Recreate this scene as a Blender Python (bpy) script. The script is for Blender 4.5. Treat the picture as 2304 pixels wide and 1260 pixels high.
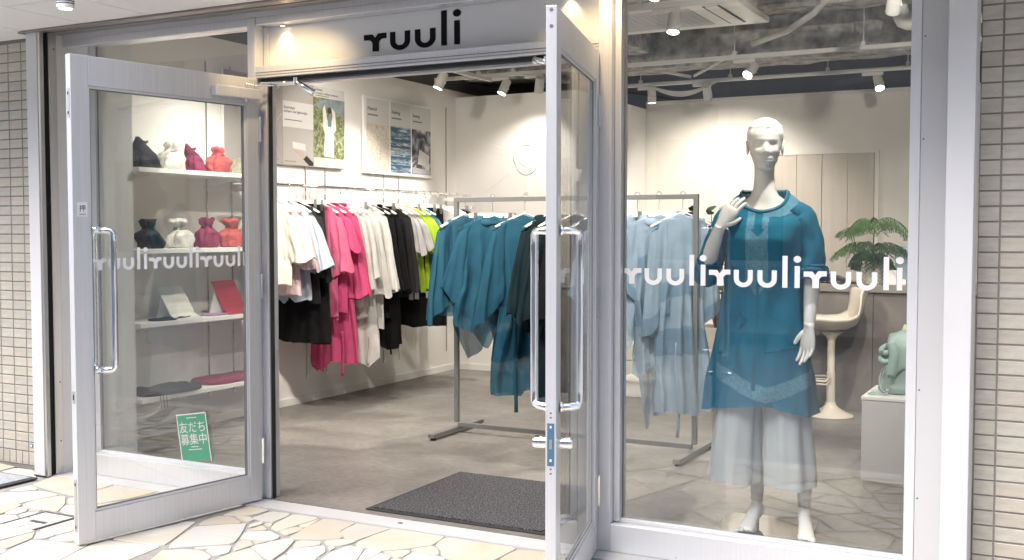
import bpy, bmesh, math, random
from math import sin, cos, pi, radians, sqrt, atan2, exp
from mathutils import Vector, Matrix, noise
random.seed(7)
S = bpy.context.scene
for o in list(bpy.data.objects): bpy.data.objects.remove(o, do_unlink=True)
C = S.collection

# ---------------------------------------------------------------- camera
cam = bpy.data.cameras.new('camera'); cam_o = bpy.data.objects.new('camera', cam); C.objects.link(cam_o)
cam_o.location = (2.7, -4.07, 1.32)
cam_o.rotation_euler = (radians(90 - 2.65), 0, radians(27.7))
cam.sensor_width = 36; cam.lens = 36 * 2438 / 2304
cam.clip_start = 0.05; cam.clip_end = 400
S.camera = cam_o

# ---------------------------------------------------------------- sky, sun, exposure
SUN_EL, SUN_AZ = radians(58), radians(205)          # high, hazy, from the street side
W = bpy.data.worlds.new('World'); S.world = W; W.use_nodes = True
nt = W.node_tree; bg = nt.nodes['Background']
sky = nt.nodes.new('ShaderNodeTexSky'); sky.sky_type = 'NISHITA'; sky.sun_disc = False
sky.sun_elevation = SUN_EL; sky.sun_rotation = SUN_AZ; sky.dust_density = 4.0; sky.air_density = 1.0; sky.ozone_density = 1.0
nt.links.new(sky.outputs[0], bg.inputs[0]); bg.inputs[1].default_value = 0.15
sun = bpy.data.lights.new('sun', 'SUN'); sun.energy = 1.5; sun.angle = radians(40); sun.color = (1, .98, .965)
sun_o = bpy.data.objects.new('sun', sun); C.objects.link(sun_o)
sd = Vector((sin(SUN_AZ) * cos(SUN_EL), cos(SUN_AZ) * cos(SUN_EL), sin(SUN_EL)))
sun_o.rotation_euler = sd.to_track_quat('Z', 'Y').to_euler(); sun_o.location = (0, -6, 12)
S.view_settings.view_transform = 'Standard'; S.view_settings.look = 'None'
S.view_settings.gamma = 1.0; S.view_settings.exposure = 1.32
try: S.view_settings.use_curve_mapping = False
except Exception: pass
cy = S.cycles
cy.use_denoising = True; cy.max_bounces = 8; cy.diffuse_bounces = 4; cy.glossy_bounces = 4
cy.transparent_max_bounces = 32; cy.transmission_bounces = 6; cy.caustics_reflective = False; cy.caustics_refractive = False
cy.sample_clamp_indirect = 6

# ---------------------------------------------------------------- materials
MATS = {}
def nodes(name):
    m = bpy.data.materials.new(name); m.use_nodes = True
    return m, m.node_tree, m.node_tree.nodes['Principled BSDF']
def M(name, col, rough=.5, metal=0., var=.06, scale=6., bump=0., bscale=60., spec=.5, obvar=0., sheer=0., trans=0., streak=None, coat=0.):
    """procedural principled material: noise tint, fine relief, optional sheer / translucent cloth"""
    if name in MATS: return MATS[name]
    m, t, b = nodes(name); L = t.links.new; N = t.nodes.new
    b.inputs['Roughness'].default_value = rough; b.inputs['Metallic'].default_value = metal
    b.inputs['Specular IOR Level'].default_value = spec
    if coat: b.inputs['Coat Weight'].default_value = coat
    tc = N('ShaderNodeTexCoord'); src = tc.outputs['Object']
    if streak:
        mp = N('ShaderNodeMapping'); mp.inputs['Scale'].default_value = streak; L(src, mp.inputs[0]); src = mp.outputs[0]
    nz = N('ShaderNodeTexNoise'); nz.inputs['Scale'].default_value = scale; nz.inputs['Detail'].default_value = 6; L(src, nz.inputs['Vector'])
    mx = N('ShaderNodeMix'); mx.data_type = 'RGBA'
    a = [max(0, c * (1 - var)) for c in col]; d = [min(1, c * (1 + var)) for c in col]
    mr = N('ShaderNodeMapRange'); mr.inputs[1].default_value = .3; mr.inputs[2].default_value = .7; L(nz.outputs[0], mr.inputs[0])
    mx.inputs['A'].default_value = (*a, 1); mx.inputs['B'].default_value = (*d, 1); L(mr.outputs[0], mx.inputs['Factor'])
    out = mx.outputs['Result']
    if obvar:
        oi = N('ShaderNodeObjectInfo'); hs = N('ShaderNodeHueSaturation')
        r2 = N('ShaderNodeMapRange'); r2.inputs[3].default_value = 1 - obvar; r2.inputs[4].default_value = 1 + obvar
        L(oi.outputs['Random'], r2.inputs[0]); L(r2.outputs[0], hs.inputs['Value']); L(out, hs.inputs['Color']); out = hs.outputs[0]
    L(out, b.inputs['Base Color'])
    if bump:
        n2 = N('ShaderNodeTexNoise'); n2.inputs['Scale'].default_value = bscale; n2.inputs['Detail'].default_value = 5
        L(src, n2.inputs['Vector'])
        bp = N('ShaderNodeBump'); bp.inputs['Strength'].default_value = min(1, bump); bp.inputs['Distance'].default_value = .004
        L(n2.outputs[0], bp.inputs['Height']); L(bp.outputs[0], b.inputs['Normal'])
    last = b.outputs[0]
    if trans:
        tr = N('ShaderNodeBsdfTranslucent'); L(out, tr.inputs[0]); ms = N('ShaderNodeMixShader'); ms.inputs[0].default_value = trans
        L(last, ms.inputs[1]); L(tr.outputs[0], ms.inputs[2]); last = ms.outputs[0]
    if sheer:
        tp = N('ShaderNodeBsdfTransparent'); ms = N('ShaderNodeMixShader'); ms.inputs[0].default_value = sheer
        L(last, ms.inputs[1]); L(tp.outputs[0], ms.inputs[2]); last = ms.outputs[0]
    L(last, t.nodes['Material Output'].inputs[0])
    MATS[name] = m; return m
def cloth(name, col, sheer=.0, rough=.85, var=.07, trans=.18):
    return M(name, col, rough=rough, var=var, scale=14, bump=.25, bscale=420, spec=.2, sheer=sheer, trans=trans)
def emit(name, col, st):
    if name in MATS: return MATS[name]
    m, t, b = nodes(name)
    b.inputs['Base Color'].default_value = (*col, 1); b.inputs['Emission Color'].default_value = (*col, 1); b.inputs['Emission Strength'].default_value = st
    MATS[name] = m; return m
def glass(name, tint=(.975, .985, .98), ior=1.5):
    m, t, b = nodes(name); L = t.links.new; N = t.nodes.new
    t.nodes.remove(b)
    tp = N('ShaderNodeBsdfTransparent'); tp.inputs[0].default_value = (*tint, 1)
    g = N('ShaderNodeBsdfGlossy'); g.inputs['Roughness'].default_value = .0
    lw_ = N('ShaderNodeLayerWeight'); lw_.inputs[0].default_value = .5
    pw_ = N('ShaderNodeMath'); pw_.operation = 'POWER'; pw_.inputs[1].default_value = 5; L(lw_.outputs['Facing'], pw_.inputs[0])
    fr = N('ShaderNodeMath'); fr.operation = 'MULTIPLY_ADD'; fr.inputs[1].default_value = .96; fr.inputs[2].default_value = .078; L(pw_.outputs[0], fr.inputs[0])
    tc = N('ShaderNodeTexCoord'); nz = N('ShaderNodeTexNoise'); nz.inputs['Scale'].default_value = 1.3; L(tc.outputs['Object'], nz.inputs['Vector'])
    bp = N('ShaderNodeBump'); bp.inputs['Strength'].default_value = .02; bp.inputs['Distance'].default_value = .02; L(nz.outputs[0], bp.inputs['Height']); L(bp.outputs[0], g.inputs['Normal'])
    ms = N('ShaderNodeMixShader'); L(fr.outputs[0], ms.inputs[0]); L(tp.outputs[0], ms.inputs[1]); L(g.outputs[0], ms.inputs[2])
    L(ms.outputs[0], t.nodes['Material Output'].inputs[0]); MATS[name] = m; return m

ALU = M('satin_aluminium', (.71, .715, .74), rough=.40, metal=.6, var=.045, scale=2.2, bump=.05, bscale=200, streak=(60, 60, 1))
ALUW = M('pale_aluminium', (.72, .73, .76), rough=.45, metal=.35, var=.02, scale=3, streak=(60, 60, 1))
STEEL = M('brushed_steel', (.62, .60, .57), rough=.28, metal=1, var=.06, scale=2, streak=(40, 40, 1))
CHROME = M('chrome', (.86, .87, .88), rough=.06, metal=1, var=.01)
DARKM = M('dark_rubber', (.015, .015, .017), rough=.6)
WHITEP = M('white_paint', (.60, .605, .62), rough=.5, var=.04, scale=2.5, bump=.08, bscale=90)
WALL = M('interior_plaster', (.80, .775, .74), rough=.8, var=.035, scale=1.6, bump=.12, bscale=35)
WALLG = M('grey_beige_plaster', (.74, .705, .65), rough=.8, var=.09, scale=1.8, bump=.2, bscale=18)
WHITE = M('white_laminate', (.80, .79, .77), rough=.4, var=.02)
GREYM = M('grey_powder_coat', (.19, .19, .19), rough=.4, metal=.3, var=.04)
BLACK = M('black_plastic', (.012, .012, .013), rough=.4)
GLASS = glass('clear_glass')

# ---------------------------------------------------------------- mesh helpers
class MB:
    def __init__(s): s.v = []; s.f = []
    def add(s, vs, fs):
        n = len(s.v); s.v += [tuple(p) for p in vs]; s.f += [tuple(i + n for i in f) for f in fs]; return s
    def box(s, x0, x1, y0, y1, z0, z1):
        return s.add([(x0, y0, z0), (x1, y0, z0), (x1, y1, z0), (x0, y1, z0), (x0, y0, z1), (x1, y0, z1), (x1, y1, z1), (x0, y1, z1)],
                     [(0, 3, 2, 1), (4, 5, 6, 7), (0, 1, 5, 4), (1, 2, 6, 5), (2, 3, 7, 6), (3, 0, 4, 7)])
    def rings(s, R, cap=True, close=True):
        n = len(R[0]); vs = [p for r in R for p in r]; fs = []
        for i in range(len(R) - 1):
            for j in range(n if close else n - 1):
                k = (j + 1) % n
                fs.append((i * n + j, i * n + k, (i + 1) * n + k, (i + 1) * n + j))
        if cap and close:
            fs.append(tuple(range(n - 1, -1, -1))); fs.append(tuple((len(R) - 1) * n + j for j in range(n)))
        return s.add(vs, fs)
    def tube(s, path, r, n=10, cap=True, flat=None):
        P = [Vector(p) for p in path]; rr = r if isinstance(r, (list, tuple)) else [r] * len(P)
        up = Vector((0, 0, 1)); R = []; prev = None
        for i, p in enumerate(P):
            t = (P[min(i + 1, len(P) - 1)] - P[max(i - 1, 0)]).normalized()
            if prev is None:
                a = up if abs(t.z) < .9 else Vector((1, 0, 0)); x = t.cross(a).normalized()
            else:
                x = (prev - t * prev.dot(t)).normalized()
            prev = x; y = t.cross(x)
            fx, fy = flat if flat else (1, 1)
            R.append([p + x * (cos(2 * pi * k / n) * rr[i] * fx) + y * (sin(2 * pi * k / n) * rr[i] * fy) for k in range(n)])
        return s.rings(R, cap)
    def lathe(s, prof, c=(0, 0, 0), n=24, cap=True):
        return s.rings([[(c[0] + r * cos(2 * pi * k / n), c[1] + r * sin(2 * pi * k / n), c[2] + z) for k in range(n)] for r, z in prof], cap)
    def prism(s, poly, a0, a1, axis='y'):
        def p3(u, w, a): return {'y': (u, a, w), 'x': (a, u, w), 'z': (u, w, a)}[axis]
        n = len(poly); vs = [p3(u, w, a0) for u, w in poly] + [p3(u, w, a1) for u, w in poly]
        return s.add(vs, [tuple(range(n)), tuple(range(2 * n - 1, n - 1, -1))] + [(i, i + n, (i + 1) % n + n, (i + 1) % n) for i in range(n)])
    def ball(s, c, r, n=12, m=8):
        rx, ry, rz = r if isinstance(r, (list, tuple)) else (r, r, r)
        return s.rings([[(c[0] + rx * sin(pi * (i + .02) / (m + .04)) * cos(2 * pi * k / n), c[1] + ry * sin(pi * (i + .02) / (m + .04)) * sin(2 * pi * k / n), c[2] - rz * cos(pi * (i + .02) / (m + .04))) for k in range(n)] for i in range(m + 1)])
    def clean(s):
        used = sorted({i for f in s.f for i in f}); mp = {o: n for n, o in enumerate(used)}
        s.v = [s.v[i] for i in used]; s.f = [tuple(mp[i] for i in f) for f in s.f]; return s
    def xf(s, mat, start=0):
        for i in range(start, len(s.v)): s.v[i] = tuple(mat @ Vector(s.v[i]))
        return s
    def mesh(s, name):
        me = bpy.data.meshes.new(name); me.from_pydata(s.v, [], s.f)
        bm = bmesh.new(); bm.from_mesh(me); bmesh.ops.recalc_face_normals(bm, faces=bm.faces); bm.to_mesh(me); bm.free()
        me.update(); return me
    def build(s, name, mat, parent=None, smooth=False, bevel=0, local=False, solid=0, sub=0, raw=False):
        if raw:
            me = bpy.data.meshes.new(name); me.from_pydata(s.v, [], s.f); me.update()
        else: me = s.mesh(name)
        me.materials.append(mat)
        o = bpy.data.objects.new(name, me); C.objects.link(o)
        if smooth:
            for p in me.polygons: p.use_smooth = True
            if smooth == 'auto': me.set_sharp_from_angle(angle=radians(40))
        if solid:
            d = o.modifiers.new('s', 'SOLIDIFY'); d.thickness = solid; d.offset = 0
        if sub:
            d = o.modifiers.new('u', 'SUBSURF'); d.levels = sub; d.render_levels = sub
        if bevel:
            d = o.modifiers.new('b', 'BEVEL'); d.width = bevel; d.segments = 2; d.limit_method = 'ANGLE'; d.angle_limit = radians(40)
        if parent is not None:
            o.parent = parent
            if not local and parent.type == 'EMPTY': o.matrix_parent_inverse = Matrix.Translation(parent.location).inverted()
        return o
def tag(o, label, cat=None, group=None, kind=None):
    if label: o['label'] = label
    if cat: o['category'] = cat
    if group: o['group'] = group
    if kind: o['kind'] = kind
    return o
def thing(name, label, cat, loc=(0, 0, 0), rz=0, group=None):
    o = bpy.data.objects.new(name, None); C.objects.link(o); o.location = loc; o.rotation_euler = (0, 0, rz); o.empty_display_size = .1
    return tag(o, label, cat, group)
def struct(o): o['kind'] = 'structure'; return o
def B(x0, x1, y0, y1, z0, z1): return MB().box(x0, x1, y0, y1, z0, z1)
def copy_tree(o, parent=None):
    c = o.copy(); C.objects.link(c); c.parent = parent
    if parent is not None: c.matrix_parent_inverse = o.matrix_parent_inverse
    for ch in list(o.children): copy_tree(ch, c)
    return c
def text_obj(name, body, size, mat, mw, parent=None, align='LEFT', extrude=.0004, space=1.0):
    cu = bpy.data.curves.new(name, 'FONT'); cu.body = body; cu.size = size; cu.extrude = extrude; cu.align_x = align; cu.space_line = space
    to = bpy.data.objects.new('tmp', cu); C.objects.link(to)
    dg = bpy.context.evaluated_depsgraph_get(); me = bpy.data.meshes.new_from_object(to.evaluated_get(dg))
    bpy.data.objects.remove(to); bpy.data.curves.remove(cu)
    me.transform(mw); me.name = name; me.materials.clear(); me.materials.append(mat)
    o = bpy.data.objects.new(name, me); C.objects.link(o)
    if parent is not None:
        o.parent = parent
        if parent.type == 'EMPTY' : o.matrix_parent_inverse = Matrix.Translation(parent.location).inverted()
    return o
def cr(pts, n=8):
    """Catmull-Rom through points"""
    P = [Vector(p) for p in pts]; out = []
    for i in range(len(P) - 1):
        p0, p1, p2, p3 = P[max(i - 1, 0)], P[i], P[i + 1], P[min(i + 2, len(P) - 1)]
        for k in range(n):
            t = k / n; out.append(.5 * ((2 * p1) + (p2 - p0) * t + (2 * p0 - 5 * p1 + 4 * p2 - p3) * t * t + (3 * p1 - p0 - 3 * p2 + p3) * t ** 3))
    out.append(P[-1]); return out
def smoothstep(a, b, x):
    t = max(0, min(1, (x - a) / (b - a))); return t * t * (3 - 2 * t)
def arc(cx, cy, r, a0, a1, n): return [(cx + r * cos(a0 + (a1 - a0) * i / n), cy + r * sin(a0 + (a1 - a0) * i / n)) for i in range(n + 1)]
# ================================================================ GROUND, PAVING, STREET
GROUT = M('paving_grout', (.27, .26, .245), rough=.9, var=.15, scale=30, bump=.3, bscale=150)
def clip(poly, p, n):
    out = []
    for i in range(len(poly)):
        a, b = poly[i], poly[(i + 1) % len(poly)]
        da = (a[0] - p[0]) * n[0] + (a[1] - p[1]) * n[1]; db = (b[0] - p[0]) * n[0] + (b[1] - p[1]) * n[1]
        if da >= 0: out.append(a)
        if (da >= 0) != (db >= 0):
            t = da / (da - db); out.append((a[0] + (b[0] - a[0]) * t, a[1] + (b[1] - a[1]) * t))
    return out
def area(p): return abs(sum(p[i][0] * p[(i + 1) % len(p)][1] - p[(i + 1) % len(p)][0] * p[i][1] for i in range(len(p)))) / 2
def inset(poly, d):
    s = sum(poly[i][0] * poly[(i + 1) % len(poly)][1] - poly[(i + 1) % len(poly)][0] * poly[i][1] for i in range(len(poly)))
    if s < 0: poly = poly[::-1]
    out = poly
    for i in range(len(poly)):
        a, b = poly[i], poly[(i + 1) % len(poly)]; dx, dy = b[0] - a[0], b[1] - a[1]; l = sqrt(dx * dx + dy * dy)
        if l < 1e-5: continue
        n = (-dy / l, dx / l); dd = d * random.uniform(.55, 1.5)
        out = clip(out, (a[0] + n[0] * dd, a[1] + n[1] * dd), n)
        if len(out) < 3: return []
    return out
def split(poly, rng):
    A = area(poly)
    if A < rng.choice((.03, .05, .075, .10, .13)): return [poly]
    cx = sum(p[0] for p in poly) / len(poly); cy_ = sum(p[1] for p in poly) / len(poly)
    best = max(((poly[i][0] - q[0]) ** 2 + (poly[i][1] - q[1]) ** 2, i, q) for i in range(len(poly)) for q in poly)
    q = best[2]; p = poly[best[1]]; ang = atan2(q[1] - p[1], q[0] - p[0]) + rng.uniform(-.55, .55)
    n = (cos(ang), sin(ang)); t = rng.uniform(-.13, .13) * sqrt(best[0])
    c = (cx + n[0] * t, cy_ + n[1] * t)
    a, b = clip(poly, c, n), clip(poly, c, (-n[0], -n[1]))
    if len(a) < 3 or len(b) < 3: return [poly]
    return split(a, rng) + split(b, rng)
def rough_edge(poly, rng):
    """chip corners and bow the edges a little"""
    out = []
    for i in range(len(poly)):
        a, b, c = poly[i - 1], poly[i], poly[(i + 1) % len(poly)]
        def tow(p, q, d):
            l = sqrt((q[0] - p[0]) ** 2 + (q[1] - p[1]) ** 2) + 1e-9; k = min(.35, d / l); return (p[0] + (q[0] - p[0]) * k, p[1] + (q[1] - p[1]) * k)
        r = rng.uniform(.004, .022); out.append(tow(b, a, r)); out.append(tow(b, c, r))
        mx, my = (b[0] + c[0]) / 2, (b[1] + c[1]) / 2; l = sqrt((c[0] - b[0]) ** 2 + (c[1] - b[1]) ** 2)
        if l > .12: out.append((mx + (c[1] - b[1]) / l * rng.uniform(-.006, .002), my - (c[0] - b[0]) / l * rng.uniform(-.006, .002)))
    return out
ground = struct(MB().add([(-90, -90, -.03), (90, -90, -.03), (90, 90, -.03), (-90, 90, -.03)], [(0, 1, 2, 3)]).build('ground', GROUT))
paving = struct(B(-6, 5.2, -1.74, -.112, -.028, -.005).build('paving', GROUT))
def stone_mat(name, col, stain):
    m = M(name, col, rough=.62, var=.05, scale=3.5, bump=.4, bscale=55, obvar=.15)
    t = m.node_tree; L = t.links.new; N = t.nodes.new; b = t.nodes['Principled BSDF']
    src = b.inputs['Base Color'].links[0].from_socket
    tc = N('ShaderNodeTexCoord'); nz = N('ShaderNodeTexNoise'); nz.inputs['Scale'].default_value = 3.1; nz.inputs['Detail'].default_value = 7; nz.inputs['Distortion'].default_value = 1.2; L(tc.outputs['Object'], nz.inputs['Vector'])
    mr = N('ShaderNodeMapRange'); mr.inputs[1].default_value = .47; mr.inputs[2].default_value = .72; mr.inputs[4].default_value = .85; L(nz.outputs[0], mr.inputs[0])
    mx = N('ShaderNodeMix'); mx.data_type = 'RGBA'; mx.inputs['B'].default_value = (*stain, 1); L(src, mx.inputs['A']); L(mr.outputs[0], mx.inputs['Factor'])
    n2 = N('ShaderNodeTexNoise'); n2.inputs['Scale'].default_value = 170; n2.inputs['Detail'].default_value = 3; L(tc.outputs['Object'], n2.inputs['Vector'])
    r2 = N('ShaderNodeMapRange'); r2.inputs[1].default_value = .62; r2.inputs[2].default_value = .8; r2.inputs[4].default_value = .35; L(n2.outputs[0], r2.inputs[0])
    m2 = N('ShaderNodeMix'); m2.data_type = 'RGBA'; m2.inputs['B'].default_value = (.30, .26, .21, 1); L(mx.outputs['Result'], m2.inputs['A']); L(r2.outputs[0], m2.inputs['Factor'])
    L(m2.outputs['Result'], b.inputs['Base Color'])
    return m
STONES = [stone_mat('pale_quartzite', (.50, .485, .45), (.49, .435, .34)), stone_mat('cream_quartzite', (.48, .445, .38), (.46, .38, .27)), stone_mat('white_quartzite', (.55, .54, .515), (.51, .475, .40))]
rng = random.Random(21)
cells = []
for x0 in (-6, -3.2, -.4, 2.4):
    cells += split([(x0, -1.74), (x0 + 2.8, -1.74), (x0 + 2.8, -.113), (x0, -.113)], rng)
cover = [(-1.585, -.885), (-1.355, -.885), (-1.355, -.625), (-1.585, -.625)]
def outside_cover(poly):
    """cut the stone round the drain cover"""
    res = []; rest = poly
    for i in range(4):
        a, b = cover[i], cover[(i + 1) % 4]; dx, dy = b[0] - a[0], b[1] - a[1]; n = (dy, -dx)
        o = clip(rest, a, n)
        if len(o) >= 3 and area(o) > .002: res.append(o)
        rest = clip(rest, a, (-n[0], -n[1]))
        if len(rest) < 3: break
    return res
TRACED = [[(-2.094,-0.299),(-2.151,-0.121),(-2.137,-0.071),(-2.076,-0.055),(-1.896,-0.072),(-1.717,-0.086),(-1.704,-0.241),(-1.704,-0.367)],
 [(-1.701,-0.092),(-1.408,-0.1),(-1.415,-0.243),(-1.48,-0.437),(-1.694,-0.25)],
 [(-1.387,-0.112),(-1.232,-0.12),(-1.181,-0.227),(-1.298,-0.341),(-1.405,-0.252)],
 [(-1.477,-0.44),(-1.431,-0.345),(-1.377,-0.282),(-1.301,-0.342),(-1.334,-0.437),(-1.44,-0.472)],
 [(-1.422,-0.488),(-1.33,-0.455),(-1.286,-0.356),(-1.167,-0.241),(-1.004,-0.411),(-0.997,-0.648),(-1.005,-0.853)],
 [(-1.684,-0.384),(-1.479,-0.441),(-1.432,-0.483),(-1.577,-0.475),(-1.61,-0.479),(-1.689,-0.414)],
 [(-2.086,-0.45),(-2.082,-0.308),(-1.974,-0.354),(-2.022,-0.416)],
 [(-2.098,-0.496),(-2.011,-0.425),(-1.956,-0.365),(-1.786,-0.377),(-1.811,-0.478),(-1.818,-0.548),(-1.825,-0.623),(-1.871,-0.667)],
 [(-1.764,-0.624),(-1.8,-0.552),(-1.801,-0.486),(-1.772,-0.403),(-1.726,-0.393),(-1.613,-0.493),(-1.531,-0.603)],
 [(-1.863,-0.673),(-1.813,-0.632),(-1.803,-0.58),(-1.763,-0.631),(-1.724,-0.752),(-1.729,-0.774)],
 [(-1.714,-0.76),(-1.755,-0.637),(-1.706,-0.627),(-1.656,-0.675),(-1.651,-0.731)],
 [(-1.687,-0.634),(-1.593,-0.623),(-1.646,-0.67)],
 [(-1.721,-0.78),(-1.647,-0.741),(-1.57,-0.779),(-1.568,-0.858),(-1.581,-0.885)],
 [(-1.641,-0.726),(-1.641,-0.677),(-1.597,-0.637),(-1.572,-0.761),(-1.581,-0.766)],
 [(-1.521,-0.604),(-1.601,-0.5),(-1.564,-0.486),(-1.419,-0.494),(-1.34,-0.563),(-1.422,-0.606)],
 [(-1.344,-0.672),(-1.331,-0.571),(-1.175,-0.708),(-1.208,-0.87),(-1.336,-0.863)],
 [(-1.57,-0.893),(-1.556,-0.868),(-1.383,-0.872),(-1.334,-0.879),(-1.354,-1.056)],
 [(-1.338,-1.068),(-1.329,-0.887),(-1.255,-0.964),(-1.222,-1.11),(-1.253,-1.132)],
 [(-1.322,-0.883),(-1.203,-0.874),(-1.204,-0.941),(-1.245,-0.963)],
 [(-1.193,-0.879),(-1.185,-0.805),(-1.161,-0.723),(-1.021,-0.845),(-1.097,-0.931),(-1.19,-0.944)],
 [(-1.165,-1.198),(-1.188,-1.136),(-1.237,-0.975),(-1.033,-0.932),(-0.968,-0.914),(-0.89,-1.139),(-1.087,-1.256)],
 [(-1.243,-1.139),(-1.214,-1.124),(-1.185,-1.143),(-1.175,-1.19)],
 [(-0.886,-1.136),(-0.954,-0.92),(-0.943,-0.831),(-0.677,-0.79),(-0.662,-0.929),(-0.652,-1.019)],
 [(-2.715,-0.033),(-2.534,-0.055),(-2.526,-0.153),(-2.533,-0.17)],
 [(-2.521,-0.062),(-2.383,-0.058),(-2.227,-0.167),(-2.475,-0.183),(-2.512,-0.159)],
 [(-0.777,-0.479),(-0.804,-0.416),(-0.809,-0.313),(-0.74,-0.297),(-0.626,-0.353),(-0.729,-0.447)],
 [(-0.8,-0.29),(-0.8,-0.109),(-0.661,-0.128),(-0.676,-0.251),(-0.779,-0.3)],
 [(-0.728,-0.29),(-0.666,-0.262),(-0.604,-0.299),(-0.61,-0.338)],
 [(-0.644,-0.271),(-0.645,-0.133),(-0.527,-0.122),(-0.514,-0.275),(-0.562,-0.288)],
 [(-0.662,-0.763),(-0.77,-0.499),(-0.719,-0.458),(-0.599,-0.355),(-0.493,-0.515),(-0.435,-0.623),(-0.558,-0.733),(-0.629,-0.796)],
 [(-0.63,-0.837),(-0.572,-0.783),(-0.488,-0.758),(-0.386,-0.802),(-0.361,-0.867),(-0.564,-0.974)],
 [(-0.553,-0.756),(-0.425,-0.645),(-0.415,-0.648),(-0.494,-0.741)],
 [(-0.489,-0.739),(-0.416,-0.654),(-0.36,-0.735),(-0.38,-0.793)],
 [(-0.574,-0.366),(-0.562,-0.288),(-0.526,-0.334),(-0.545,-0.408)],
 [(-0.523,-0.454),(-0.518,-0.348),(-0.436,-0.397)],
 [(-0.456,-0.561),(-0.513,-0.464),(-0.427,-0.404),(-0.317,-0.456),(-0.32,-0.506)],
 [(-0.359,-0.714),(-0.448,-0.577),(-0.41,-0.553),(-0.347,-0.598)],
 [(-0.398,-0.547),(-0.324,-0.517),(-0.346,-0.587)],
 [(-0.341,-0.839),(-0.352,-0.74),(-0.333,-0.641),(-0.163,-0.745),(-0.15,-0.761),(-0.332,-0.856)],
 [(-0.334,-0.632),(-0.339,-0.603),(-0.284,-0.459),(-0.244,-0.449),(-0.176,-0.598),(-0.143,-0.716),(-0.159,-0.728),(-0.211,-0.704)],
 [(-0.531,-0.32),(-0.507,-0.284),(-0.474,-0.336),(-0.476,-0.354)],
 [(-0.463,-0.361),(-0.49,-0.287),(-0.52,-0.126),(-0.368,-0.126),(-0.382,-0.288),(-0.397,-0.381)],
 [(-0.393,-0.386),(-0.375,-0.301),(-0.314,-0.299),(-0.319,-0.424)],
 [(-0.374,-0.284),(-0.357,-0.125),(-0.323,-0.287)],
 [(-0.289,-0.441),(-0.348,-0.128),(-0.303,-0.116),(-0.171,-0.119),(-0.153,-0.271),(-0.072,-0.338),(-0.144,-0.401),(-0.245,-0.439)],
 [(-0.233,-0.454),(-0.129,-0.421),(-0.103,-0.463),(-0.172,-0.567)],
 [(-0.153,-0.626),(-0.171,-0.572),(-0.082,-0.465),(-0.018,-0.535),(-0.008,-0.598),(-0.086,-0.629)],
 [(-0.061,-0.467),(-0.02,-0.461),(-0.012,-0.522)],
 [(-0.128,-0.719),(-0.142,-0.639),(-0.071,-0.64),(-0.003,-0.609),(0.021,-0.667),(-0.115,-0.742)],
 [(0.033,-0.407),(0.013,-0.349),(0.03,-0.125),(0.301,-0.121),(0.319,-0.256),(0.252,-0.343),(0.192,-0.405),(0.084,-0.409)],
 [(0.17,-0.58),(0.105,-0.429),(0.112,-0.403),(0.18,-0.418),(0.191,-0.569)],
 [(0.188,-0.424),(0.257,-0.349),(0.291,-0.37),(0.3,-0.461),(0.258,-0.462)],
 [(0.196,-0.566),(0.189,-0.445),(0.258,-0.468),(0.279,-0.523)],
 [(0.281,-0.522),(0.265,-0.473),(0.303,-0.47),(0.328,-0.498)],
 [(0.312,-0.465),(0.301,-0.376),(0.457,-0.378),(0.478,-0.418),(0.333,-0.495)],
 [(0.265,-0.341),(0.325,-0.254),(0.387,-0.309),(0.413,-0.359),(0.308,-0.366)],
 [(0.33,-0.251),(0.307,-0.125),(0.642,-0.12),(0.655,-0.14),(0.651,-0.287),(0.644,-0.332),(0.517,-0.398),(0.428,-0.362),(0.382,-0.29)],
 [(0.656,-0.284),(0.663,-0.136),(0.801,-0.113),(0.853,-0.222),(0.67,-0.318)],
 [(-0.953,-0.815),(-0.922,-0.706),(-0.871,-0.502),(-0.874,-0.453),(-0.82,-0.442),(-0.725,-0.657),(-0.69,-0.736),(-0.679,-0.782)],
 [(-0.148,-0.273),(-0.162,-0.122),(0.021,-0.12),(-0.004,-0.347),(-0.054,-0.346),(-0.072,-0.337)],
 [(-0.13,-0.413),(-0.062,-0.347),(0.003,-0.35),(0.002,-0.402),(-0.028,-0.454),(-0.073,-0.456)],
 [(0.034,-0.655),(0.001,-0.538),(0.008,-0.414),(0.095,-0.425),(0.166,-0.586)]]
# stones laid as in the forecourt seen here; further stones continue the pattern all round
cells2 = []
for p in cells:
    near = clip(p, (-1.093, -1.2531), (0.46484, -0.88539)); far_ = clip(p, (-1.093, -1.2531), (-0.46484, 0.88539))
    if len(near) >= 3: cells2.append(near)
    if len(far_) >= 3:
        for pt, n_ in (((-1.093, -1.2531), (-0.60066, -0.79951)), ((0.8621, -0.2267), (0.90192, 0.4319))):
            q = clip(far_, pt, n_)
            if len(q) >= 3: cells2.append(q)
cells2 = [p for p in cells2 if area(p) > .0015] + TRACED
n_random = len(cells2) - len(TRACED)
k = 0
for p in cells2:
    k += 1
    if k <= n_random:
        q = inset(p, .0085)
        if len(q) < 3 or area(q) < .0012: continue
    else: q = p
    q = rough_edge(q, rng); z = rng.uniform(-.0015, .0015)
    cx = sum(a[0] for a in q) / len(q); cy_ = sum(a[1] for a in q) / len(q)
    q2 = [(cx + (a[0] - cx) * .985, cy_ + (a[1] - cy_) * .985) for a in q]
    mb = MB().rings([[(a[0], a[1], -.02) for a in q], [(a[0], a[1], z - .003) for a in q], [(a[0], a[1], z) for a in q2]])
    mat = STONES[rng.choice((0, 0, 1, 2))] if cy_ < -.45 else STONES[rng.choice((0, 1, 1))]
    mb.build('stone', mat, paving)
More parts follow.
